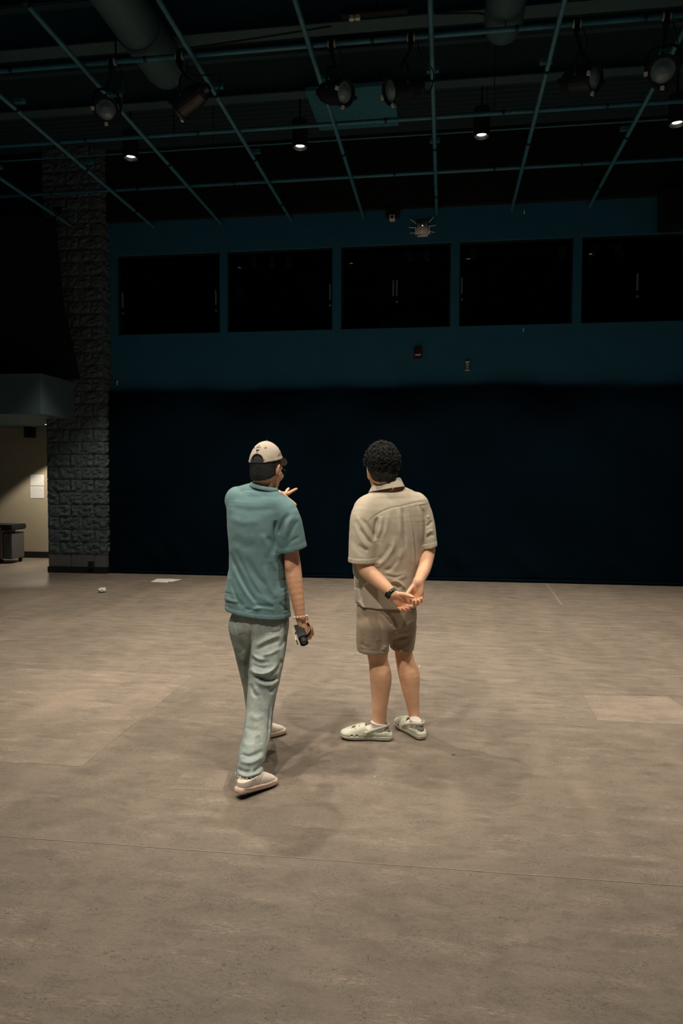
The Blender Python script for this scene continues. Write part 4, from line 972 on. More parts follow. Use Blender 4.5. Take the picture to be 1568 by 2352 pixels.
jf = [([(574, 1535), (586, 1546), (604, 1548), (626, 1540), (645, 1521)], 4.5, .020), ([(583, 1550), (604, 1560), (622, 1562), (637, 1556)], 6, -.022), ([(620, 1549), (634, 1538), (648, 1514)], 4, -.014), ([(584, 1560), (606, 1573), (630, 1572), (640, 1560)], 5, .012), ([(619, 1594), (628, 1580), (638, 1566)], 4, -.012),
    ([(588, 1484), (612, 1470), (645, 1458)], 4, .012), ([(586, 1494), (615, 1482), (646, 1470)], 4, -.010), ([(578, 1500), (590, 1512), (610, 1515)], 4, .008), ([(578, 1510), (596, 1522), (622, 1520)], 4, -.009), ([(600, 1506), (624, 1500), (646, 1488)], 4, .009), ([(580, 1526), (600, 1534), (618, 1532)], 4, -.008), ([(640, 1490), (650, 1476), (655, 1460)], 4, -.008),
    ([(575, 1570), (582, 1590), (590, 1602)], 4, -.007), ([(584, 1576), (594, 1596)], 4, .005), ([(572, 1640), (590, 1650), (606, 1640)], 6, .005), ([(566, 1668), (580, 1680), (596, 1672)], 6, -.005), ([(590, 1690), (600, 1710)], 5, -.006), ([(556, 1700), (570, 1712), (586, 1708)], 6, .005),
    ([(552, 1732), (574, 1738), (604, 1724)], 5, -.012), ([(549, 1747), (576, 1752), (606, 1736)], 5, .011), ([(580, 1776), (592, 1766), (606, 1750)], 4, -.014), ([(546, 1764), (560, 1772), (578, 1772)], 4, -.010), ([(546, 1778), (570, 1783), (592, 1774)], 4, .008), ([(560, 1790), (580, 1788), (602, 1780)], 3, -.008),
    ([(575, 1428), (577, 1455), (573, 1490), (566, 1530), (562, 1575)], 3.5, -.010), ([(622, 1608), (618, 1650), (615, 1690), (612, 1715)], 1.6, -.005), ([(626, 1612), (622, 1655), (618, 1700)], 1.6, .004), ([(608, 1453), (632, 1452), (644, 1447), (643, 1428)], 1.6, -.004), ([(612, 1450), (612, 1425)], 1.6, -.003),
    ([(545, 1460), (556, 1458), (563, 1452)], 1.6, -.003), ([(540, 1420), (545, 1460)], 1.5, -.003), ([(550, 1500), (560, 1530), (562, 1570)], 5, .006), ([(552, 1470), (560, 1500)], 5, -.005), ([(630, 1640), (628, 1670)], 4, -.005)]
S.displace(lambda P: crease(P, jf)+.0030*vnoise(P, (13, 13, 8), 9, 3)+.0015*vnoise(P, (40, 40, 26), 4, 2), .04)
X = np.meshgrid(*[a.astype(np.float32) for a in S.ax], indexing='ij', sparse=True)
c_r = uvz(573, 1792, 3.605); c_r[2] = .098; pr = (X[2]-c_r[2])*-1+0*X[0]
c_l = uvz(596, 1694, 4.36); pl2 = (X[2]-.035)*-1+0*X[0]
isr = X[1] < 4.02
cutp = np.where(isr, pr, pl2).astype(np.float32)
leg_ = X[2] < .35
S.f = np.where(leg_, np.maximum(S.f, cutp), S.f)
S.f = np.where(leg_, np.maximum(S.f, -np.maximum(S.f+.011, -(cutp+.10))), S.f)
S.f = np.maximum(S.f, X[2]-.90).astype(np.float32)
jeans = sculpt_obj('jeans', S, M_DENIM, PL, LO, 2)
# frayed threads on the rear cuff and the stitched pocket edge
rsd = random.Random(5); bm = bmesh.new()
for i in range(70):
    t = math.radians(rsd.uniform(150, 400)); c = c_r+np.array([m_(32.2, 3.605)*math.cos(t), .082*math.sin(t), rsd.uniform(-.004, .003)])
    o = np.array([math.cos(t), math.sin(t), -1.2])*rsd.uniform(.002, .0045)
    add_tube(bm, [Vector(c-LO), Vector(c+o*.6+np.array([rsd.uniform(-.003, .003)]*3)-LO), Vector(c+o-LO)], [.0012, .0010, .0006], 4)
for i in range(9):
    c = uvz(544, 1790, 3.59); q = c+np.array([rsd.uniform(-.010, -.003), rsd.uniform(-.01, .01), rsd.uniform(-.016, .0)]); add_tube(bm, [Vector(c-LO), Vector(q-LO)], [.0012, .0007], 4)
o = bm_obj('frayed_hem', bm, simple('white_thread', (.75, .76, .72), .9), jeans); o['kind'] = 'stuff'
# sneakers ------------------------------------------------------------------
M_SHOE = mat_cloth('white_canvas', lin(226, 214, 204), .05, 700); M_SOLE = simple('pinkish_sole', lin(214, 188, 170), .7, var=.10, scale=26); M_OUT = simple('outsole', (.05, .045, .04), .8)
def sneaker_meshes():
    A = Sculpt((-.16, -.07, -.01), (.16, .07, .13), .003)   # sole
    A.loft([(-.135, 0, .018), (-.09, 0, .018), (0, -.002, .018), (.07, .003, .018), (.112, .004, .019), (.132, .004, .022)], [.036, .040, .041, .050, .046, .034], [.020]*4+[.020, .018], (0, 1, 0), 18, 0, 3.2)
    B = Sculpt((-.16, -.07, .0), (.16, .07, .15), .003)
    B.loft([(-.108, 0, .055), (-.06, 0, .055), (-.01, 0, .052), (.05, .002, .044), (.095, .004, .036), (.115, .004, .032)], [.034, .037, .038, .044, .040, .030], [.050, .048, .046, .036, .026, .020], (0, 1, 0), 20, 0, 2.2)
    B.loft([(-.095, 0, .05), (-.07, 0, .095), (-.045, 0, .12)], [.032, .034, .036], [.030, .040, .042], (0, 1, 0), 10, .02)
    B.halfspace((-.05, 0, .082), (-.2, 0, 1)); B.halfspace((0, 0, .026), (0, 0, -1))
    B.loft([(-.07, 0, .085), (-.055, 0, .14)], [.026, .028], [.036, .040], (0, 1, 0), 6, .004, op='s')
    def seams(P):
        o = np.zeros(len(P))
        # toe cap, side panel and eyestay stitched edges
        tc = np.hypot((P[:, 0]-.128)/1.0, P[:, 1]*.72)-.046; o -= .0032*np.exp(-(tc/.0024)**2)
        sw = P[:, 0]-(-.02+.9*(P[:, 2]-.04)); o -= .0030*np.exp(-(sw/.0022)**2)*(np.abs(P[:, 1]) > .018)
        ey = np.abs(P[:, 1])-.019-.04*(.09-P[:, 0]).clip(0, .2)*.3; o += .0016/(1+np.exp(-(-ey)/.0008))*((P[:, 0] > -.02) & (P[:, 0] < .078))
        hl = P[:, 0]+.085; o += .0014*(hl < 0)
        return o
    B.displace(seams, .02)
    return np_mesh('sole', *A.mesh(1)), np_mesh('upper', *B.mesh(1))
me_sole, me_upper = sneaker_meshes(); me_sole.materials.append(M_SOLE); me_upper.materials.append(M_SHOE)
def lace_bm():
    bm = bmesh.new()
    for i in range(5):
        x = .066-.019*i; z = .066+.0085*i
        add_tube(bm, [(x, -.021, z-.007), (x-.004, -.010, z+.002), (x-.005, .010, z+.002), (x-.001, .021, z-.007)], .0024, 6)
    for sy in (-1, 1): add_tube(bm, [tuple(q) for q in catmull(np.array([(-.015, 0, .100), (-.008, sy*.014, .112), (.002, sy*.026, .102), (-.004, sy*.018, .092), (-.015, 0, .100)]), 12)], .0020, 6)
    return bm
me_lace = None
def sneaker(px, py, yaw_dir, pitch, dz, lab):
    g = uvz(px, py, ground_v(py)); e = empty('sneaker', (g[0]-LO[0], g[1]-LO[1], dz), 0, PL); e['label'] = lab
    e.rotation_euler = (0, pitch, math.atan2(yaw_dir[1], yaw_dir[0])); e.scale = (.88,)*3
    for nm, me in (('sole', me_sole), ('upper', me_upper)):
        o = bpy.data.objects.new(nm, me); COL.objects.link(o); o.parent = e
    bm_obj('laces', lace_bm(), M_SHOE, e, smooth=True)
    bm_obj('outsole', box((-.128, -.036, -.0035), (.118, .040, .002), .002), M_OUT, e)
    bm_obj('foxing_stripe', tube_bm([(x, y, .032) for x, y in catmull(np.array([(.10, .0485), (.05, .0525), (-.02, .0425), (-.09, .0415), (-.136, .03), (-.142, 0), (-.136, -.03), (-.09, -.0415), (-.02, -.0445), (.05, -.0485), (.10, -.043)]), 44)], .0016, 5), M_SHOE, e)
    return e
sneaker(590, 1818, (.67, .74), math.radians(5.5), .016, 'white canvas sneaker with a pinkish sole, heel lifting off the floor')
sneaker(614, 1694, (.80, .60), math.radians(0), .004, 'white canvas sneaker stepping forward')
# bracelet --------------------------------------------------------------------
br_ = empty('bracelet', tuple(hr_-LO), 0, PL); wax = nrm(np.array(ra[6])-np.array(ra[5])); t_, n_, b_ = (np.array(q) for q in frame_of(wax))
M_PEARL = simple('pearl', (.86, .84, .82), .18, var=.04); M_BEAD = simple('grey_bead', (.25, .22, .21), .3, .5)
bmA = bmesh.new(); bmesh.ops.create_uvsphere(bmA, u_segments=10, v_segments=7, radius=.0052); meA = bpy.data.meshes.new('pearl'); bmA.to_mesh(meA); bmA.free(); meA.materials.append(M_PEARL); meA.polygons.foreach_set('use_smooth', [True]*len(meA.polygons))
bmA = bmesh.new(); bmesh.ops.create_uvsphere(bmA, u_segments=8, v_segments=6, radius=.0036); meB = bpy.data.meshes.new('bead'); bmA.to_mesh(meB); bmA.free(); meB.materials.append(M_BEAD)
bc = hr_-wax*.006
for i in range(24):
    t = i/24*2*math.pi; q = bc+(n_*math.cos(t)+b_*math.sin(t))*.0345+np.array([.02, -.004, .0])*math.cos(t-.3)*.25
    o = bpy.data.objects.new('pearl' if i % 2 == 0 else 'bead', meA if i % 2 == 0 else meB); COL.objects.link(o); o.parent = br_; o.location = tuple(q-hr_)
# camcorder ---------------------------------------------------------------------
cA, cB = uvz(699, 1477, 3.835), uvz(685, 1436, 3.925)
ax = nrm(cB-cA); cc_ = cA*.45+cB*.55
cam_e = empty('camcorder', world(cc_), -YAW); tag(cam_e, 'small black camcorder with an open pale side screen held in the hanging hand', 'camcorder')
tc_ = nrm(np.array([0, 0, CAMH])-cc_); upv = nrm(tc_-ax*(tc_@ax)); sd = np.cross(ax, upv)
Mc = Matrix((Vector(sd), Vector(ax), Vector(upv))).transposed()
def cpart(name, bm, mat, smooth=False):
    bmesh.ops.rotate(bm, verts=bm.verts, cent=(0, 0, 0), matrix=Mc); return bm_obj(name, bm, mat, cam_e, smooth=smooth)
M_CBLK = simple('camcorder_black', (.007, .008, .009), .55, 0, .3); M_CSIL = simple('camcorder_silver', lin(170, 168, 150), .4, .2)
cpart('camera_body', box((-.024, -.045, -.028), (.022, .052, .030), .006), M_CBLK)
lb = cpart('lens_barrel', lathe_bm([(0, -.062), (.016, -.062), (.019, -.066), (.0225, -.066), (.0225, -.028), (.020, -.024), (.020, 0), (0, 0)], (-.001, -.005, .0), (0, 1, 0), 24), M_CBLK)
cpart('lens_glass', lathe_bm([(0, -.0655), (.009, -.0645), (.0165, -.0625), (.0165, -.060), (0, -.060)], (-.001, -.005, 0), (0, 1, 0), 24), simple('lens_glass', (.004, .006, .008), .05, 0, .8), True)
sc_p = cpart('side_screen', box((-.040, -.052, -.026), (-.033, .036, .028), .003), M_CSIL); cpart('screen_hinge', box((-.036, .010, -.010), (-.022, .022, .010), .002), M_CSIL)
cpart('control_dial', lathe_bm([(0, 0), (.008, 0), (.007, .005), (0, .006)], (-.010, .045, .030), (0, 0, 1), 14), M_CSIL)
cpart('grip_panel', box((.020, -.030, -.022), (.026, .045, .024), .003), simple('grip_rubber', (.02, .02, .02), .8))
st = [(.026, -.036, .004), (.045, -.026, .012), (.056, -.002, .016), (.052, .028, .014), (.026, .046, .008)]
bm = bmesh.new(); rows = []
for q in catmull(np.array(st), 16): rows.append([bm.verts.new(Vector(q)+Vector((dx, 0, dz))) for dx, dz in ((0, -.011), (0, .011), (.002, .011), (.002, -.011))])
for a, b in zip(rows, rows[1:]):
    for i in range(4): bm.faces.new((a[i], a[(i+1) % 4], b[(i+1) % 4], b[i]))
cpart('hand_strap', bm, M_CBLK)
cpart('strap_ring', tube_bm([(.030+.012*math.cos(t), .050+.014*math.sin(t), .014) for t in np.linspace(0, 2*math.pi, 17)], .0016, 6), simple('ring_metal', (.3, .3, .29), .3, .8))
cpart('lanyard', tube_bm([tuple(q) for q in catmull(np.array([(.030, .060, .014), (.052, .082, .020), (.060, .060, .024), (.046, .045, .022)]), 16)], .0018, 5), M_CBLK)
# ================================================================ right visitor
RO = np.array([uvz(888, 1700, 4.39)[0], 4.39, 0.0])
PR_ = person_empty(RO, 'person with curly black hair, olive shirt, shorts and clogs, hands clasped behind')
f1 = nrm((.36, .09, 0))
S = Sculpt(RO+[-.36, -.42, 0], RO+[.40, .30, 1.90], .005)
HC2 = uvz(876, 1081, 4.41); HR2 = rot3(math.radians(-13), math.radians(2), 0)
TH2 = sculpt_head(S, HC2, HR2, 1.06)
S.chain([uvz(887, 1140, 4.41), uvz(883, 1118, 4.415), uvz(879, 1092, 4.42)], [.064, .064, .062], .02)
tp = [(886, 1130, 40, .07), (893, 1160, 66, .10), (895, 1210, 68, .12), (890, 1280, 62, .12), (886, 1350, 60, .12), (888, 1420, 64, .125)]
S.loft([uvz(a, b, 4.40) for a, b, _, _ in tp], [m_(c, 4.4) for _, _, c, _ in tp], [d for *_, d in tp], f1, 20, .03, cap=.02)
la2 = [uvz(832, 1172, 4.33), uvz(833, 1225, 4.28), uvz(836, 1285, 4.235), uvz(841, 1308, 4.225), uvz(866, 1331, 4.19), uvz(886, 1350, 4.155), uvz(900, 1364, 4.135)]
S.chain(la2, [.052, .050, .047, .0455, .042, .035, .030], .02, n=24)
ra2 = [uvz(968, 1165, 4.45), uvz(980, 1215, 4.43), uvz(984, 1255, 4.40), uvz(982, 1275, 4.38), uvz(974, 1306, 4.29), uvz(961, 1336, 4.18)]
S.chain(ra2, [.052, .046, .040, .040, .038, .0295], .02, n=22)
lg = [(862, 1440, 4.35, .090), (866, 1490, 4.345, .068), (868, 1516, 4.345, .058), (874, 1553, 4.34, .0655), (873.5, 1585, 4.34, .058), (872, 1620, 4.335, .047), (871, 1648, 4.335, .041), (870, 1672, 4.335, .042)]
S.chain([uvz(a, b, c) for a, b, c, _ in lg], [d for *_, d in lg], .03, n=26)
rg_ = [(920, 1440, 4.44, .078), (925, 1484, 4.46, .057), (930, 1518, 4.455, .056), (939, 1550, 4.45, .0645), (943, 1582, 4.45, .054), (947, 1612, 4.45, .042), (950.5, 1640, 4.455, .0345), (952, 1664, 4.455, .037)]
S.chain([uvz(a, b, c) for a, b, c, _ in rg_], [d for *_, d in rg_], .03, n=26)
parts = [S]
wl_ = uvz(901, 1365, 4.133); wr_ = uvz(960, 1338, 4.175)
S2 = Sculpt(uvz(884, 1420, 4.12)-[0, .12, 0], uvz(985, 1320, 4.12)+[0, .14, 0], .0025)
S2.chain([wl_*.85+np.array(la2[5])*.15, wl_], [.0297, .0295], 0); S2.chain([wr_*.88+np.array(ra2[4])*.12, wr_], [.0294, .0288], 0)
# left hand lies in the right palm, both palms towards the back
build_hand(S2, wl_, (.74, .06, -.67), (-.05, 1, .25), -1, [(38, 62, 36), (46, 68, 38), (52, 70, 40), (56, 70, 40)], (6, 1, -3, -7), (46, 22, 16, 12), 1.0, (.028, .021))
build_hand(S2, wr_, (-.10, -.10, -.98), (.15, 1, -.05), 1, [(40, 62, 30), (40, 62, 34), (42, 62, 34), (42, 60, 34)], (3, 0, -3, -7), (34, 36, 10, 8), 1.0, (.028, .021))
parts.append(S2)
sculpt_obj('body', parts, M_SKIN_B, PR_, RO)
# curly hair -----------------------------------------------------------------
S = Sculpt(HC2-.17, HC2+.22, .004)
hd2 = lambda p, r, k=.01, op='u': S.ell(TH2(*p), np.array(r)*1.06, HR2, k, op)
hd2((0, -.012, .050), (.093, .105, .106), 0); hd2((0, -.052, -.012), (.078, .062, .070), .03); hd2((0, -.058, -.036), (.060, .045, .040), .02)
S.halfspace(TH2(0, .055, 0), HR2@np.array([0, 1, -.45])); S.halfspace(TH2(0, -.08, -.056), HR2@np.array([0, .35, -1.]))
for sx in (-1, 1): hd2((sx*.090, .0, -.022), (.030, .036, .046), .008, 's')
S.displace(lambda P: .007*vnoise(P, 55, 8, 2), .025)
hair2 = sculpt_obj('hair', S, M_HAIR, PR_, RO, 0)
rs = np.random.RandomState(11); bm = bmesh.new()
nC = 0
while nC < 1500:
    d = nrm(rs.normal(size=3)); 
    if d[1] > .55 and d[2] < .45: continue
    low = d[2] < -.15
    p = np.array([0, -.012, .048])+d*np.array([.094, .106, .112])*rs.uniform(.95, 1.09)
    if low and d[1] > -.1: continue
    if d[2] < -.62: continue
    if abs(d[0]) > .70 and d[2] < -.15 and d[1] > -.45: continue
    nC += 1
    c = TH2(*p); o = HR2@d; t1 = nrm(np.cross(o, rs.normal(size=3))); t2 = np.cross(o, t1)
    r = rs.uniform(.006, .013); turns = rs.uniform(.45, 1.0); ph = rs.uniform(0, 6.28); L = rs.uniform(.004, .013)
    pts = [Vector(c+t1*r*math.cos(ph+k*turns*6.28/9)+t2*r*math.sin(ph+k*turns*6.28/9)+o*(L*(k/9)-.002)-RO) for k in range(10)]
    add_tube(bm, pts, [.0012]+[.0019]*7+[.0012, .0006], 4)
o = bm_obj('curls', bm, M_HAIR, hair2, smooth=True); o['kind'] = 'stuff'
# shirt -----------------------------------------------------------------------
M_OLIVE = mat_cloth('olive_twill', lin(194, 183, 164), .05, 800)
S = Sculpt(RO+[-.30, -.34, .76], RO+[.36, .26, 1.60], .0042)
tp = [(895, 1126, 28, .024), (895, 1134, 48, .088), (895, 1145, 66, .105), (895.5, 1155, 76, .122), (897, 1172, 84, .138), (897, 1204, 86, .150), (892, 1262, 82, .152), (887, 1307, 75.5, .150), (885, 1340, 73, .150), (886, 1382, 71.5, .150), (887, 1430, 70.5, .150)]
S.loft([uvz(a, b, 4.40) for a, b, _, _ in tp], [m_(c, 4.4) for _, _, c, _ in tp], [d for *_, d in tp], f1, 28, 0, 2.3, cap=.02)
S.loft([uvz(846, 1160, 4.34), uvz(834, 1185, 4.29), uvz(832.5, 1225, 4.265), uvz(831, 1275, 4.245), uvz(831, 1310, 4.24)], [.055, .074, .079, .0785, .0785], [.060, .070, .074, .074, .074], (1, .2, 0), 18, .035)
S.loft([uvz(955, 1152, 4.44), uvz(971, 1175, 4.45), uvz(981, 1210, 4.43), uvz(986, 1250, 4.41), uvz(987, 1272, 4.40)], [.050, .050, .047, .043, .042], [.062, .070, .074, .072, .072], (1, .1, 0), 16, .03)
S.loft([uvz(838, 1164, 4.34), uvz(868, 1152, 4.40), uvz(912, 1143, 4.42), uvz(958, 1154, 4.44)], [.058, .062, .062, .056], [.048, .048, .048, .050], (0, 1, 0), 14, .04)
S.chain([uvz(889, 1147, 4.40), uvz(862, 1154, 4.37), uvz(838, 1167, 4.34)], [.060, .057, .055], .03, n=8); S.chain([uvz(889, 1143, 4.40), uvz(917, 1136, 4.42), uvz(946, 1147, 4.435), uvz(966, 1162, 4.445)], [.055, .053, .050, .046], .03, n=10)
yoke = [(842, 1203), (860, 1186), (880, 1174), (902, 1166), (921, 1163), (945, 1157), (966, 1153), (982, 1153)]
sf = [(yoke, 1.5, -.005), ([(921, 1165), (926, 1182), (929, 1215), (931, 1260)], 3.2, -.011), ([(915, 1168), (919, 1200), (920, 1240)], 4, .007), ([(934, 1168), (944, 1205), (950, 1260), (951, 1320)], 2.0, .006), ([(938, 1168), (948, 1205), (954, 1260), (955, 1320)], 3, -.004), ([(958, 1160), (968, 1195), (970, 1240)], 3, .006), ([(964, 1160), (975, 1190), (975, 1235)], 3, -.006),
    ([(866, 1188), (862, 1212), (860, 1240)], 4, -.012), ([(874, 1186), (876, 1206), (868, 1236)], 5, .008), ([(890, 1178), (888, 1205), (874, 1245)], 6, .006), ([(880, 1190), (880, 1215), (868, 1250)], 5, -.006),
    ([(826, 1190), (840, 1204), (852, 1222), (861, 1243)], 5, -.012), ([(818, 1184), (836, 1212), (856, 1250)], 5, .009), ([(826, 1214), (842, 1236), (856, 1251)], 4, -.010), ([(812, 1200), (830, 1240), (850, 1262)], 5, .006), ([(822, 1250), (838, 1262), (846, 1263)], 4, -.008), ([(806, 1230), (824, 1262), (846, 1278)], 6, -.004),
    ([(909, 1232), (900, 1262), (880, 1288), (866, 1304)], 6, .010), ([(896, 1250), (884, 1276), (866, 1290)], 6, -.008), ([(925, 1260), (914, 1290), (894, 1312)], 6, .008), ([(918, 1280), (900, 1304), (880, 1312)], 5, -.010), ([(884, 1312), (910, 1322), (936, 1316)], 5, .006), ([(886, 1326), (912, 1330), (938, 1322)], 4, .005), ([(880, 1320), (906, 1326), (930, 1318)], 3, -.005),
    ([(896, 1336), (912, 1336), (924, 1344), (930, 1354)], 3, .012), ([(896, 1342), (910, 1344), (920, 1352)], 4, -.010), ([(818, 1310), (826, 1340), (830, 1380)], 5, -.006), ([(830, 1320), (836, 1350), (838, 1392)], 5, .005), ([(818, 1384), (824, 1392), (834, 1404)], 3, -.007), ([(823, 1380), (830, 1390), (838, 1400)], 3, .007),
    ([(978, 1210), (986, 1204), (992, 1196)], 3, -.008), ([(978, 1228), (988, 1220), (996, 1218)], 3, .007), ([(978, 1238), (988, 1230), (998, 1230)], 3, -.007), ([(980, 1190), (988, 1184)], 3, .005)]
S.displace(lambda P: crease(P, sf, 4.42)+.0030*vnoise(P, (10, 10, 7), 12, 3)+.0011*vnoise(P, (28, 28, 20), 16, 2), .035)
X = np.meshgrid(*[a.astype(np.float32) for a in S.ax], indexing='ij', sparse=True)
h2 = uvz(880, 1400, 4.25); hn2 = nrm((-.05, .03, -1.)); plh = sum((X[i]-h2[i])*hn2[i] for i in range(3)).astype(np.float32)
sl_p = uvz(831, 1296, 4.18); sl_n = nrm((-.02, .06, -1.)); sr_p = uvz(986, 1258, 4.38); sr_n = nrm((.22, .05, -.97))
pls = sum((X[i]-sl_p[i])*sl_n[i] for i in range(3)).astype(np.float32); prs = sum((X[i]-sr_p[i])*sr_n[i] for i in range(3)).astype(np.float32)
bandL = lambda P, pt, n, m: .0022*(m & (((P-pt)@n) > -.030) & (((P-pt)@n) < .004))-.0015*m*np.exp(-((((P-pt)@n)+.031)/.002)**2)
rL = lambda P: (np.hypot(P[:, 0]-uvz(831, 1290, 4.245)[0], P[:, 1]-4.245) < .10) & (P[:, 2] > .98)
rR = lambda P: (np.hypot(P[:, 0]-uvz(987, 1262, 4.40)[0], P[:, 1]-4.40) < .085) & (P[:, 2] > 1.05)
S.displace(lambda P: bandL(P, sl_p, sl_n, rL(P))+bandL(P, sr_p, sr_n, rR(P)), .03)
S.f = np.maximum(S.f, plh)
mL = (np.sqrt((X[0]-uvz(831, 1290, 4.245)[0])**2+(X[1]-4.245)**2) < .105) & (X[1] < 4.255+.6*(X[0]-uvz(831, 1290, 4.245)[0])*-1) & (X[2] > .90)
mR = (np.sqrt((X[0]-uvz(987, 1262, 4.40)[0])**2+(X[1]-4.40)**2) < .10) & (X[0] > uvz(972, 1262, 4.40)[0]) & (X[2] > 1.08)
torso = Sculpt(RO+[-.30, -.34, .76], RO+[.36, .26, 1.60], .0042)
torso.loft([uvz(a, b, 4.40) for a, b, _, _ in tp], [m_(c, 4.4) for _, _, c, _ in tp], [d for *_, d in tp], f1, 28, 0, 2.3, cap=.02)
S.f = np.where(mL, np.maximum(S.f, np.minimum(pls, torso.f)), S.f); S.f = np.where(mR, np.maximum(S.f, np.minimum(prs, torso.f)), S.f)
inner = np.where(mL & (torso.f > .012), np.maximum(S.f+.010, -(pls+.07)), .05); S.f = np.maximum(S.f, -inner)
inner = np.where(mR & (torso.f > .010), np.maximum(S.f+.010, -(prs+.07)), .05); S.f = np.maximum(S.f, -inner)
S.f = np.maximum(S.f, -np.maximum(S.f+.011, -(plh+.09)))
S.ell(uvz(818, 1412, 4.34), (.018, .06, .055), None, .004, 's')        # side vent of the shirt tail
S.halfspace(uvz(888, 1121, 4.33), (-.22, 0, 1.))
S.loft([uvz(887, 1136, 4.41), uvz(884, 1100, 4.415)], [.060, .073], [.059, .072], f1, 6, .004, op='s')
S.f = S.f.astype(np.float32)
sculpt_obj('shirt', S, M_OLIVE, PR_, RO, 2)
# collar: a band folded over itself
bm = bmesh.new(); rows = []; cc2 = uvz(888, 1113.5, 4.405)
for t in np.linspace(math.radians(-245), math.radians(65), 44):
    dvec = np.array([math.cos(t), math.sin(t), 0]); tilt = np.array([0, 0, .22*dvec[0]*.078-.10*dvec[1]*.07])
    fr = max(0., math.sin(t)); 
    prof = [(.076, -.030), (.072, .022), (.077, .026), (.082, .022), (.104+.02*fr, -.026-.012*fr), (.106+.02*fr, -.028-.012*fr), (.101+.02*fr, -.030-.012*fr), (.082, .004)]
    rows.append([bm.verts.new(Vector(cc2+dvec*r*np.array([1.04, .96, 1])+tilt+np.array([0, 0, z])-RO)) for r, z in prof])
for a, b in zip(rows, rows[1:]):
    for j in range(8): bm.faces.new((a[j], a[(j+1) % 8], b[(j+1) % 8], b[j]))
bm.faces.new(rows[0]); bm.faces.new(rows[-1][::-1])
bm_obj('collar', bm, M_OLIVE, PR_, smooth=True)
# shorts ------------------------------------------------------------------------
M_SHORT = mat_cloth('brown_cotton', lin(160, 143, 124), .06, 800)
S = Sculpt(RO+[-.27, -.26, .46], RO+[.27, .30, .92], .0042)
hp = [(887, 1370, 60, .13), (887, 1398, 69, .138), (888, 1420, 69.5, .135), (889, 1428, 68, .125)]
S.loft([uvz(a, b, 4.395) for a, b, _, _ in hp], [m_(c, 4.395) for _, _, c, _ in hp], [d for *_, d in hp], f1, 10, 0, 2.2)
S.loft([uvz(857, 1440, 4.345), uvz(856, 1470, 4.34), uvz(857, 1500, 4.335), uvz(857.5, 1520, 4.335)], [m_(39, 4.34), m_(38, 4.34), m_(36, 4.34), m_(36, 4.34)], [.115, .106, .100, .100], (1, .2, 0), 10, .012, 2.2)
S.loft([uvz(920, 1440, 4.44), uvz(922, 1468, 4.45), uvz(922, 1498, 4.455), uvz(922, 1515, 4.455)], [m_(35, 4.44), m_(29, 4.44), m_(23.5, 4.44), m_(23, 4.44)], [.115, .105, .098, .098], (1, .2, 0), 10, .012, 2.2)
shf = [([(882, 1402), (896, 1414), (905, 1432), (907, 1446)], 3.5, -.010), ([(874, 1404), (890, 1424), (903, 1440)], 3, -.007), ([(890, 1404), (902, 1420)], 3, .006), ([(906, 1446), (904, 1470), (898, 1488)], 3, -.008), ([(902, 1470), (920, 1464), (946, 1462)], 4, -.009), ([(902, 1476), (922, 1482), (944, 1466)], 5, -.007), ([(902, 1458), (924, 1456), (948, 1452)], 4, .007), ([(880, 1496), (886, 1482)], 4, .006), ([(874, 1496), (868, 1470)], 5, -.005), ([(836, 1410), (838, 1450), (836, 1494)], 1.5, -.003), ([(822, 1490), (850, 1494), (886, 1497)], 1.4, -.003), ([(902, 1485), (925, 1491), (946, 1490)], 1.4, -.003), ([(826, 1475), (838, 1484), (852, 1490)], 4, -.004), ([(908, 1450), (930, 1440), (950, 1425)], 4, .005)]
S.displace(lambda P: crease(P, shf, 4.46)+.0028*vnoise(P, (11, 11, 8), 22, 3)+.001*vnoise(P, (30, 30, 24), 26, 2), .035)
X = np.meshgrid(*[a.astype(np.float32) for a in S.ax], indexing='ij', sparse=True)
hl_, hr2 = uvz(857, 1505, 4.24), uvz(922, 1499, 4.36); um = uvz(897, 1490, 4.39)[0]
cutp = np.where(X[0] < um, -(X[2]-hl_[2])+.03*(X[1]-4.24), -(X[2]-hr2[2])+.03*(X[1]-4.36)).astype(np.float32)
S.f = np.maximum(S.f, cutp); S.f = np.maximum(S.f, -np.maximum(S.f+.011, -(cutp+.10))); S.f = np.maximum(S.f, X[2]-.90).astype(np.float32)
sculpt_obj('shorts', S, M_SHORT, PR_, RO, 2)
# watch -----------------------------------------------------------------------
wa = nrm(np.array(la2[6])-np.array(la2[4])); wt_, wn_, wb_ = (np.array(q) for q in frame_of(wa)); wc = np.array(la2[6])-wa*.004
wt = empty('wristwatch', tuple(wc-RO), 0, PR_); M_WB = simple('watch_rubber', (.010, .010, .011), .35)
bm = bmesh.new(); rows = []
for k in range(28):
    t = k/28*2*math.pi; d = wn_*math.cos(t)+wb_*math.sin(t); rows.append([bm.verts.new(Vector(d*r+wa*x)) for r, x in ((.031, -.011), (.0345, -.011), (.0355, 0), (.0345, .011), (.031, .011))])
for k in range(28):
    a, b = rows[k], rows[(k+1) % 28]
    for j in range(5): bm.faces.new((a[j], a[(j+1) % 5], b[(j+1) % 5], b[j]))
bm_obj('band', bm, M_WB, wt, smooth=True)
ov = nrm(np.array([-.25, -.80, -.45])); ov = nrm(ov-wa*(ov@wa)); sv = np.cross(wa, ov)
bm = box((-.018, -.018, 0), (.018, .018, .011), .004); bmesh.ops.rotate(bm, verts=bm.verts, cent=(0, 0, 0), matrix=Matrix((Vector(wa), Vector(sv), Vector(np.cross(wa, sv)))).transposed() if np.cross(wa, sv)@ov > 0 else Matrix((Vector(sv), Vector(wa), Vector(np.cross(sv, wa)))).transposed()); bmesh.ops.translate(bm, verts=bm.verts, vec=Vector(ov*.031))
bm_obj('watch_case', bm, M_WB, wt)
up_ = nrm(np.array([.3, -.5, .8])); up_ = nrm(up_-wa*(up_@wa))
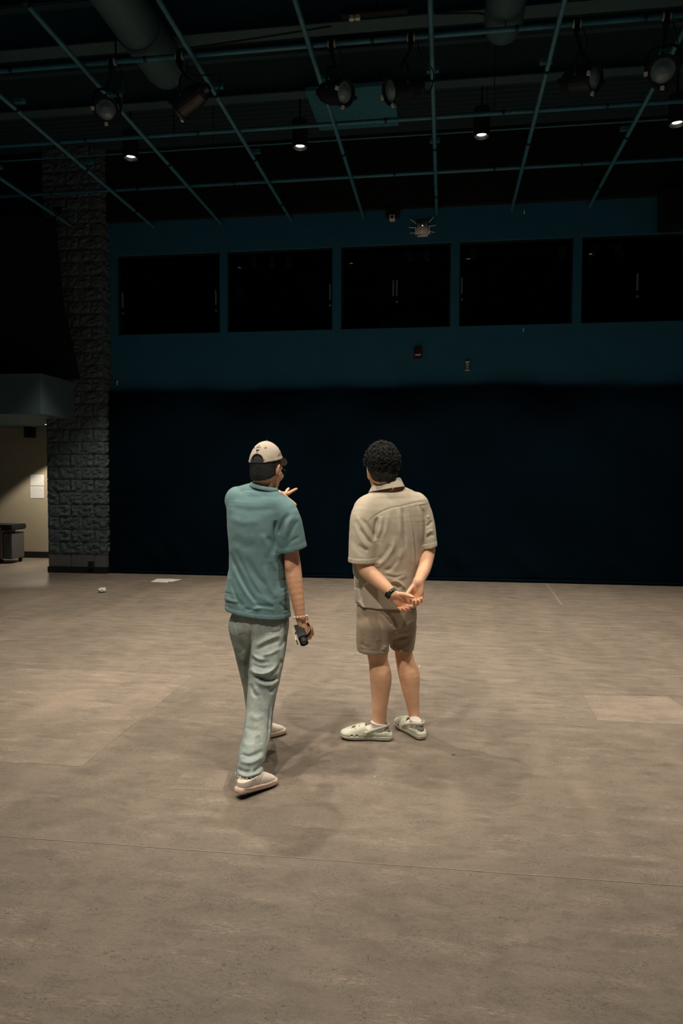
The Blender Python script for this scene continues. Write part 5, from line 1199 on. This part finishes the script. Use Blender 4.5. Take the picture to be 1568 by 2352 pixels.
bm_obj('buckle', tube_bm([Vector(up_*.036+wa*x+np.cross(wa, up_)*y) for x, y in ((-.009, -.007), (.009, -.007), (.009, .007), (-.009, .007), (-.009, -.007))], .0014, 6), M_STEEL, wt)
# clogs and socks -----------------------------------------------------------------
M_CLOG = simple('pale_clog_foam', lin(206, 208, 190), .6, var=.05, scale=18); M_SOCK = mat_cloth('white_sock', lin(226, 220, 212), .04, 600); M_SOCKG = mat_cloth('grey_sock_heel', lin(150, 146, 136), .06, 600); M_CSOLE = simple('clog_sole', lin(196, 196, 172), .65, var=.06, scale=20)
def clog_meshes(side):
    A = Sculpt((-.17, -.08, -.006), (.17, .08, .13), .003)
    # foot bed and sole
    A.loft([(-.135, 0, .026), (-.08, 0, .026), (-.01, -.003*side, .024), (.06, .002, .024), (.115, .006*side, .026), (.140, .006*side, .030)], [.036, .040, .039, .052, .050, .036], [.027, .027, .025, .025, .024, .020], (0, 1, 0), 20, 0, 2.8)
    # toe box
    A.loft([(-.012, 0, .046), (.02, 0, .048), (.06, .002, .043), (.105, .005*side, .036), (.130, .006*side, .032)], [.043, .048, .053, .049, .036], [.048, .047, .040, .030, .020], (0, 1, 0), 18, .012, 2.3)
    # heel rim
    A.loft([(-.128, 0, .052), (-.06, 0, .046)], [.034, .040], [.014, .010], (0, 1, 0), 6, .01, 2.5)
    A.halfspace((0, 0, 0), (0, 0, -1)); A.halfspace((-.014, 0, .06), (-1, 0, -.0)) if False else None
    # opening for the foot
    A.loft([(-.122, 0, .068), (-.05, 0, .062), (.0, 0, .064)], [.027, .031, .033], [.034, .032, .026], (0, 1, 0), 12, .004, op='s')
    A.loft([(-.06, 0, .115), (-.03, 0, .105), (-.018, 0, .085)], [.06, .06, .05], [.03, .030, .02], (0, 1, 0), 8, .004, op='s')
    def groove(P): return -.0022*np.exp(-((P[:, 2]-.030)/.002)**2)-.0016*np.exp(-((P[:, 2]-.016)/.002)**2)*(P[:, 0] < -.03)-.0020*np.exp(-((P[:, 0]-.004)/.0022)**2)*(P[:, 2] > .045)
    A.displace(groove, .02)
    for x, y in ((.040, 0), (.040, .024), (.040, -.024), (.064, .012), (.064, -.012), (.064, .034), (.064, -.034), (.088, 0), (.088, .024), (.088, -.024), (.108, .012), (.108, -.012)):
        A.cone((x, y, .05), (x*1.02, y*1.15, .12), .0042, .0042, .0012, 's')
    for x, y in ((.128, .030), (.108, .046), (.082, .053), (.052, .052)):
        for sg in (1, -1): A.ell((x, sg*y, .036), (.0085, .012, .0055), None, .001, 's')
    for x in (.146,):
        A.ell((x, .012, .038), (.008, .010, .005), None, .001, 's')
    B = Sculpt((-.15, -.06, .0), (.15, .06, .16), .0035)   # sock
    B.loft([(-.105, 0, .052), (-.05, 0, .055), (.02, 0, .050), (.09, .003, .042)], [.029, .031, .038, .036], [.030, .030, .026, .018], (0, 1, 0), 12, 0)
    B.loft([(-.085, 0, .055), (-.072, 0, .09), (-.066, 0, .135)], [.030, .034, .043 if side > 0 else .0385], [.034, .040, .045 if side > 0 else .040], (0, 1, 0), 10, .02)
    B.halfspace((-.066, 0, .104), (-.12, 0, 1)); B.displace(lambda P: .0012*np.sin(P[:, 2]*420)*(P[:, 2] > .10), .02)
    return np_mesh('clog_shell', *A.mesh(1)), np_mesh('sock', *B.mesh(1))
def clog(px, py, d, side, lab, charm, hs):
    ms, mk = clog_meshes(side); ms.materials.append(M_CLOG); mk.materials.append(M_SOCK)
    g = uvz(px, py, ground_v(py)); e = empty('clog', (g[0]-RO[0], g[1]-RO[1], .001), 0, PR_); e['label'] = lab; e.rotation_euler = (0, 0, math.atan2(d[1], d[0])); e.scale = (1.0,)*3
    for nm, me in (('clog_shell', ms), ('sock', mk)):
        o = bpy.data.objects.new(nm, me); COL.objects.link(o); o.parent = e
    hb = bm_obj('sock_heel', lathe_bm([(0, .034), (.018, .030), (.028, .016), (.0305, 0), (.028, -.014), (.0, -.02)], (-.107, 0, .058), (-1, 0, .3), 18), M_SOCKG, e, smooth=True)
    # heel strap
    pts = catmull(np.array([(.004, -.052, .050), (-.05, -.050, .072), (-.105, -.040, .090), (-.140, 0, .094), (-.105, .040, .090), (-.05, .050, .072), (.004, .052, .050)]), 40)
    bm = bmesh.new(); rows = []
    for i, q in enumerate(pts):
        t = nrm(pts[min(i+1, 39)]-pts[max(i-1, 0)]); o_ = nrm(np.cross(t, [0, 0, 1])); u_ = np.cross(o_, t); wd = .0085 if 6 < i < 33 else .011
        rows.append([bm.verts.new(Vector(q+u_*a*wd+o_*b)) for a, b in ((-1, -.0022), (-1, .0022), (-.5, .0034), (.5, .0034), (1, .0022), (1, -.0022))])
    for a, b in zip(rows, rows[1:]):
        for j in range(6): bm.faces.new((a[j], a[(j+1) % 6], b[(j+1) % 6], b[j]))
    bm.faces.new(rows[0]); bm.faces.new(rows[-1][::-1]); bm_obj('heel_strap', bm, M_CLOG, e, smooth=True)
    for sg in (1, -1): bm_obj('rivet', lathe_bm([(0, 0), (.011, 0), (.011, .004), (.007, .0055), (.006, .004), (0, .004)], (.004, sg*.053, .050), (0, sg, 0), 16), M_CSOLE, e)
    if charm: bm_obj('charm', lathe_bm([(0, 0), (.011, 0), (.010, .004), (0, .005)], (.076, .020*charm, .083), (.25, .25*charm, 1), 16), simple('tan_charm', lin(186, 166, 130), .5), e)
    return e
clog(841, 1697, (-.99, .13), 1, 'pale foam clog turned sideways, with a tan charm on its toe', 1, 1)
clog(941, 1681, (-.42, .91), -1, 'pale foam clog pointing away', 0, 1)
# ================================================================ litter on the floor
def tissue():
    p = atZ(235, 1361, 0); bm = bmesh.new(); bmesh.ops.create_icosphere(bm, subdivisions=3, radius=.04)
    for v in bm.verts: n = mnoise.fractal(v.co*45, .6, 2, 4); v.co *= 1+.45*n; v.co.z *= .75; v.co.x *= 1.25
    z0 = min(v.co.z for v in bm.verts)
    for v in bm.verts: v.co.z -= z0
    tag(bm_obj('crumpled_tissue', bm, M_PAPER, None, (p.x, p.y, 0)), 'crumpled white tissue lying on the floor in front of the block column', 'tissue')
tissue()
def scrap(q, z, lab):
    P = [atZ(x, y, 0) for x, y in q]; c = sum(P, Vector())/len(P); bm = bmesh.new()
    lo = [bm.verts.new((p.x-c.x, p.y-c.y, 0)) for p in P]; hi = [bm.verts.new((p.x-c.x, p.y-c.y, .0012)) for p in P]
    bm.faces.new(hi); bm.faces.new(lo[::-1])
    for i in range(len(P)): bm.faces.new((lo[i], lo[(i+1) % len(P)], hi[(i+1) % len(P)], hi[i]))
    tag(bm_obj('paper_sheet', bm, M_PAPER, None, (c.x, c.y, z)), lab, 'paper')
scrap([(361, 1329), (399, 1329.5), (384, 1338), (346, 1336.5)], .0, 'left white paper sheet on the floor at the foot of the curtain')
scrap([(392, 1330.5), (418, 1331), (396, 1336.5), (376, 1336)], .0015, 'right white paper sheet on the floor, overlapping the left one')
for px, py, r, lab in ((963, 1530, .007, 'tiny white scrap on the floor right of the bare calf'), (860, 1784, .004, 'tiny white scrap on the floor below the sideways clog')):
    p = atZ(px, py, 0); tag(bm_obj('paper_scrap', lathe_bm([(0, 0), (r, 0), (r*.8, r*.7), (0, r)], (0, 0, 0), (0, 0, 1), 8), M_PAPER, None, (p.x, p.y, 0)), lab, 'scrap')
p = atZ(1041, 1734.5, 0); tag(bm_obj('rubber_ring', tube_bm([(.010*math.cos(t), .010*math.sin(t), .0025) for t in np.linspace(0, 2*math.pi, 17)], .0022, 6), M_STEEL, None, (p.x, p.y, 0)), 'small pale ring lying on the floor right of the clogs', 'ring')
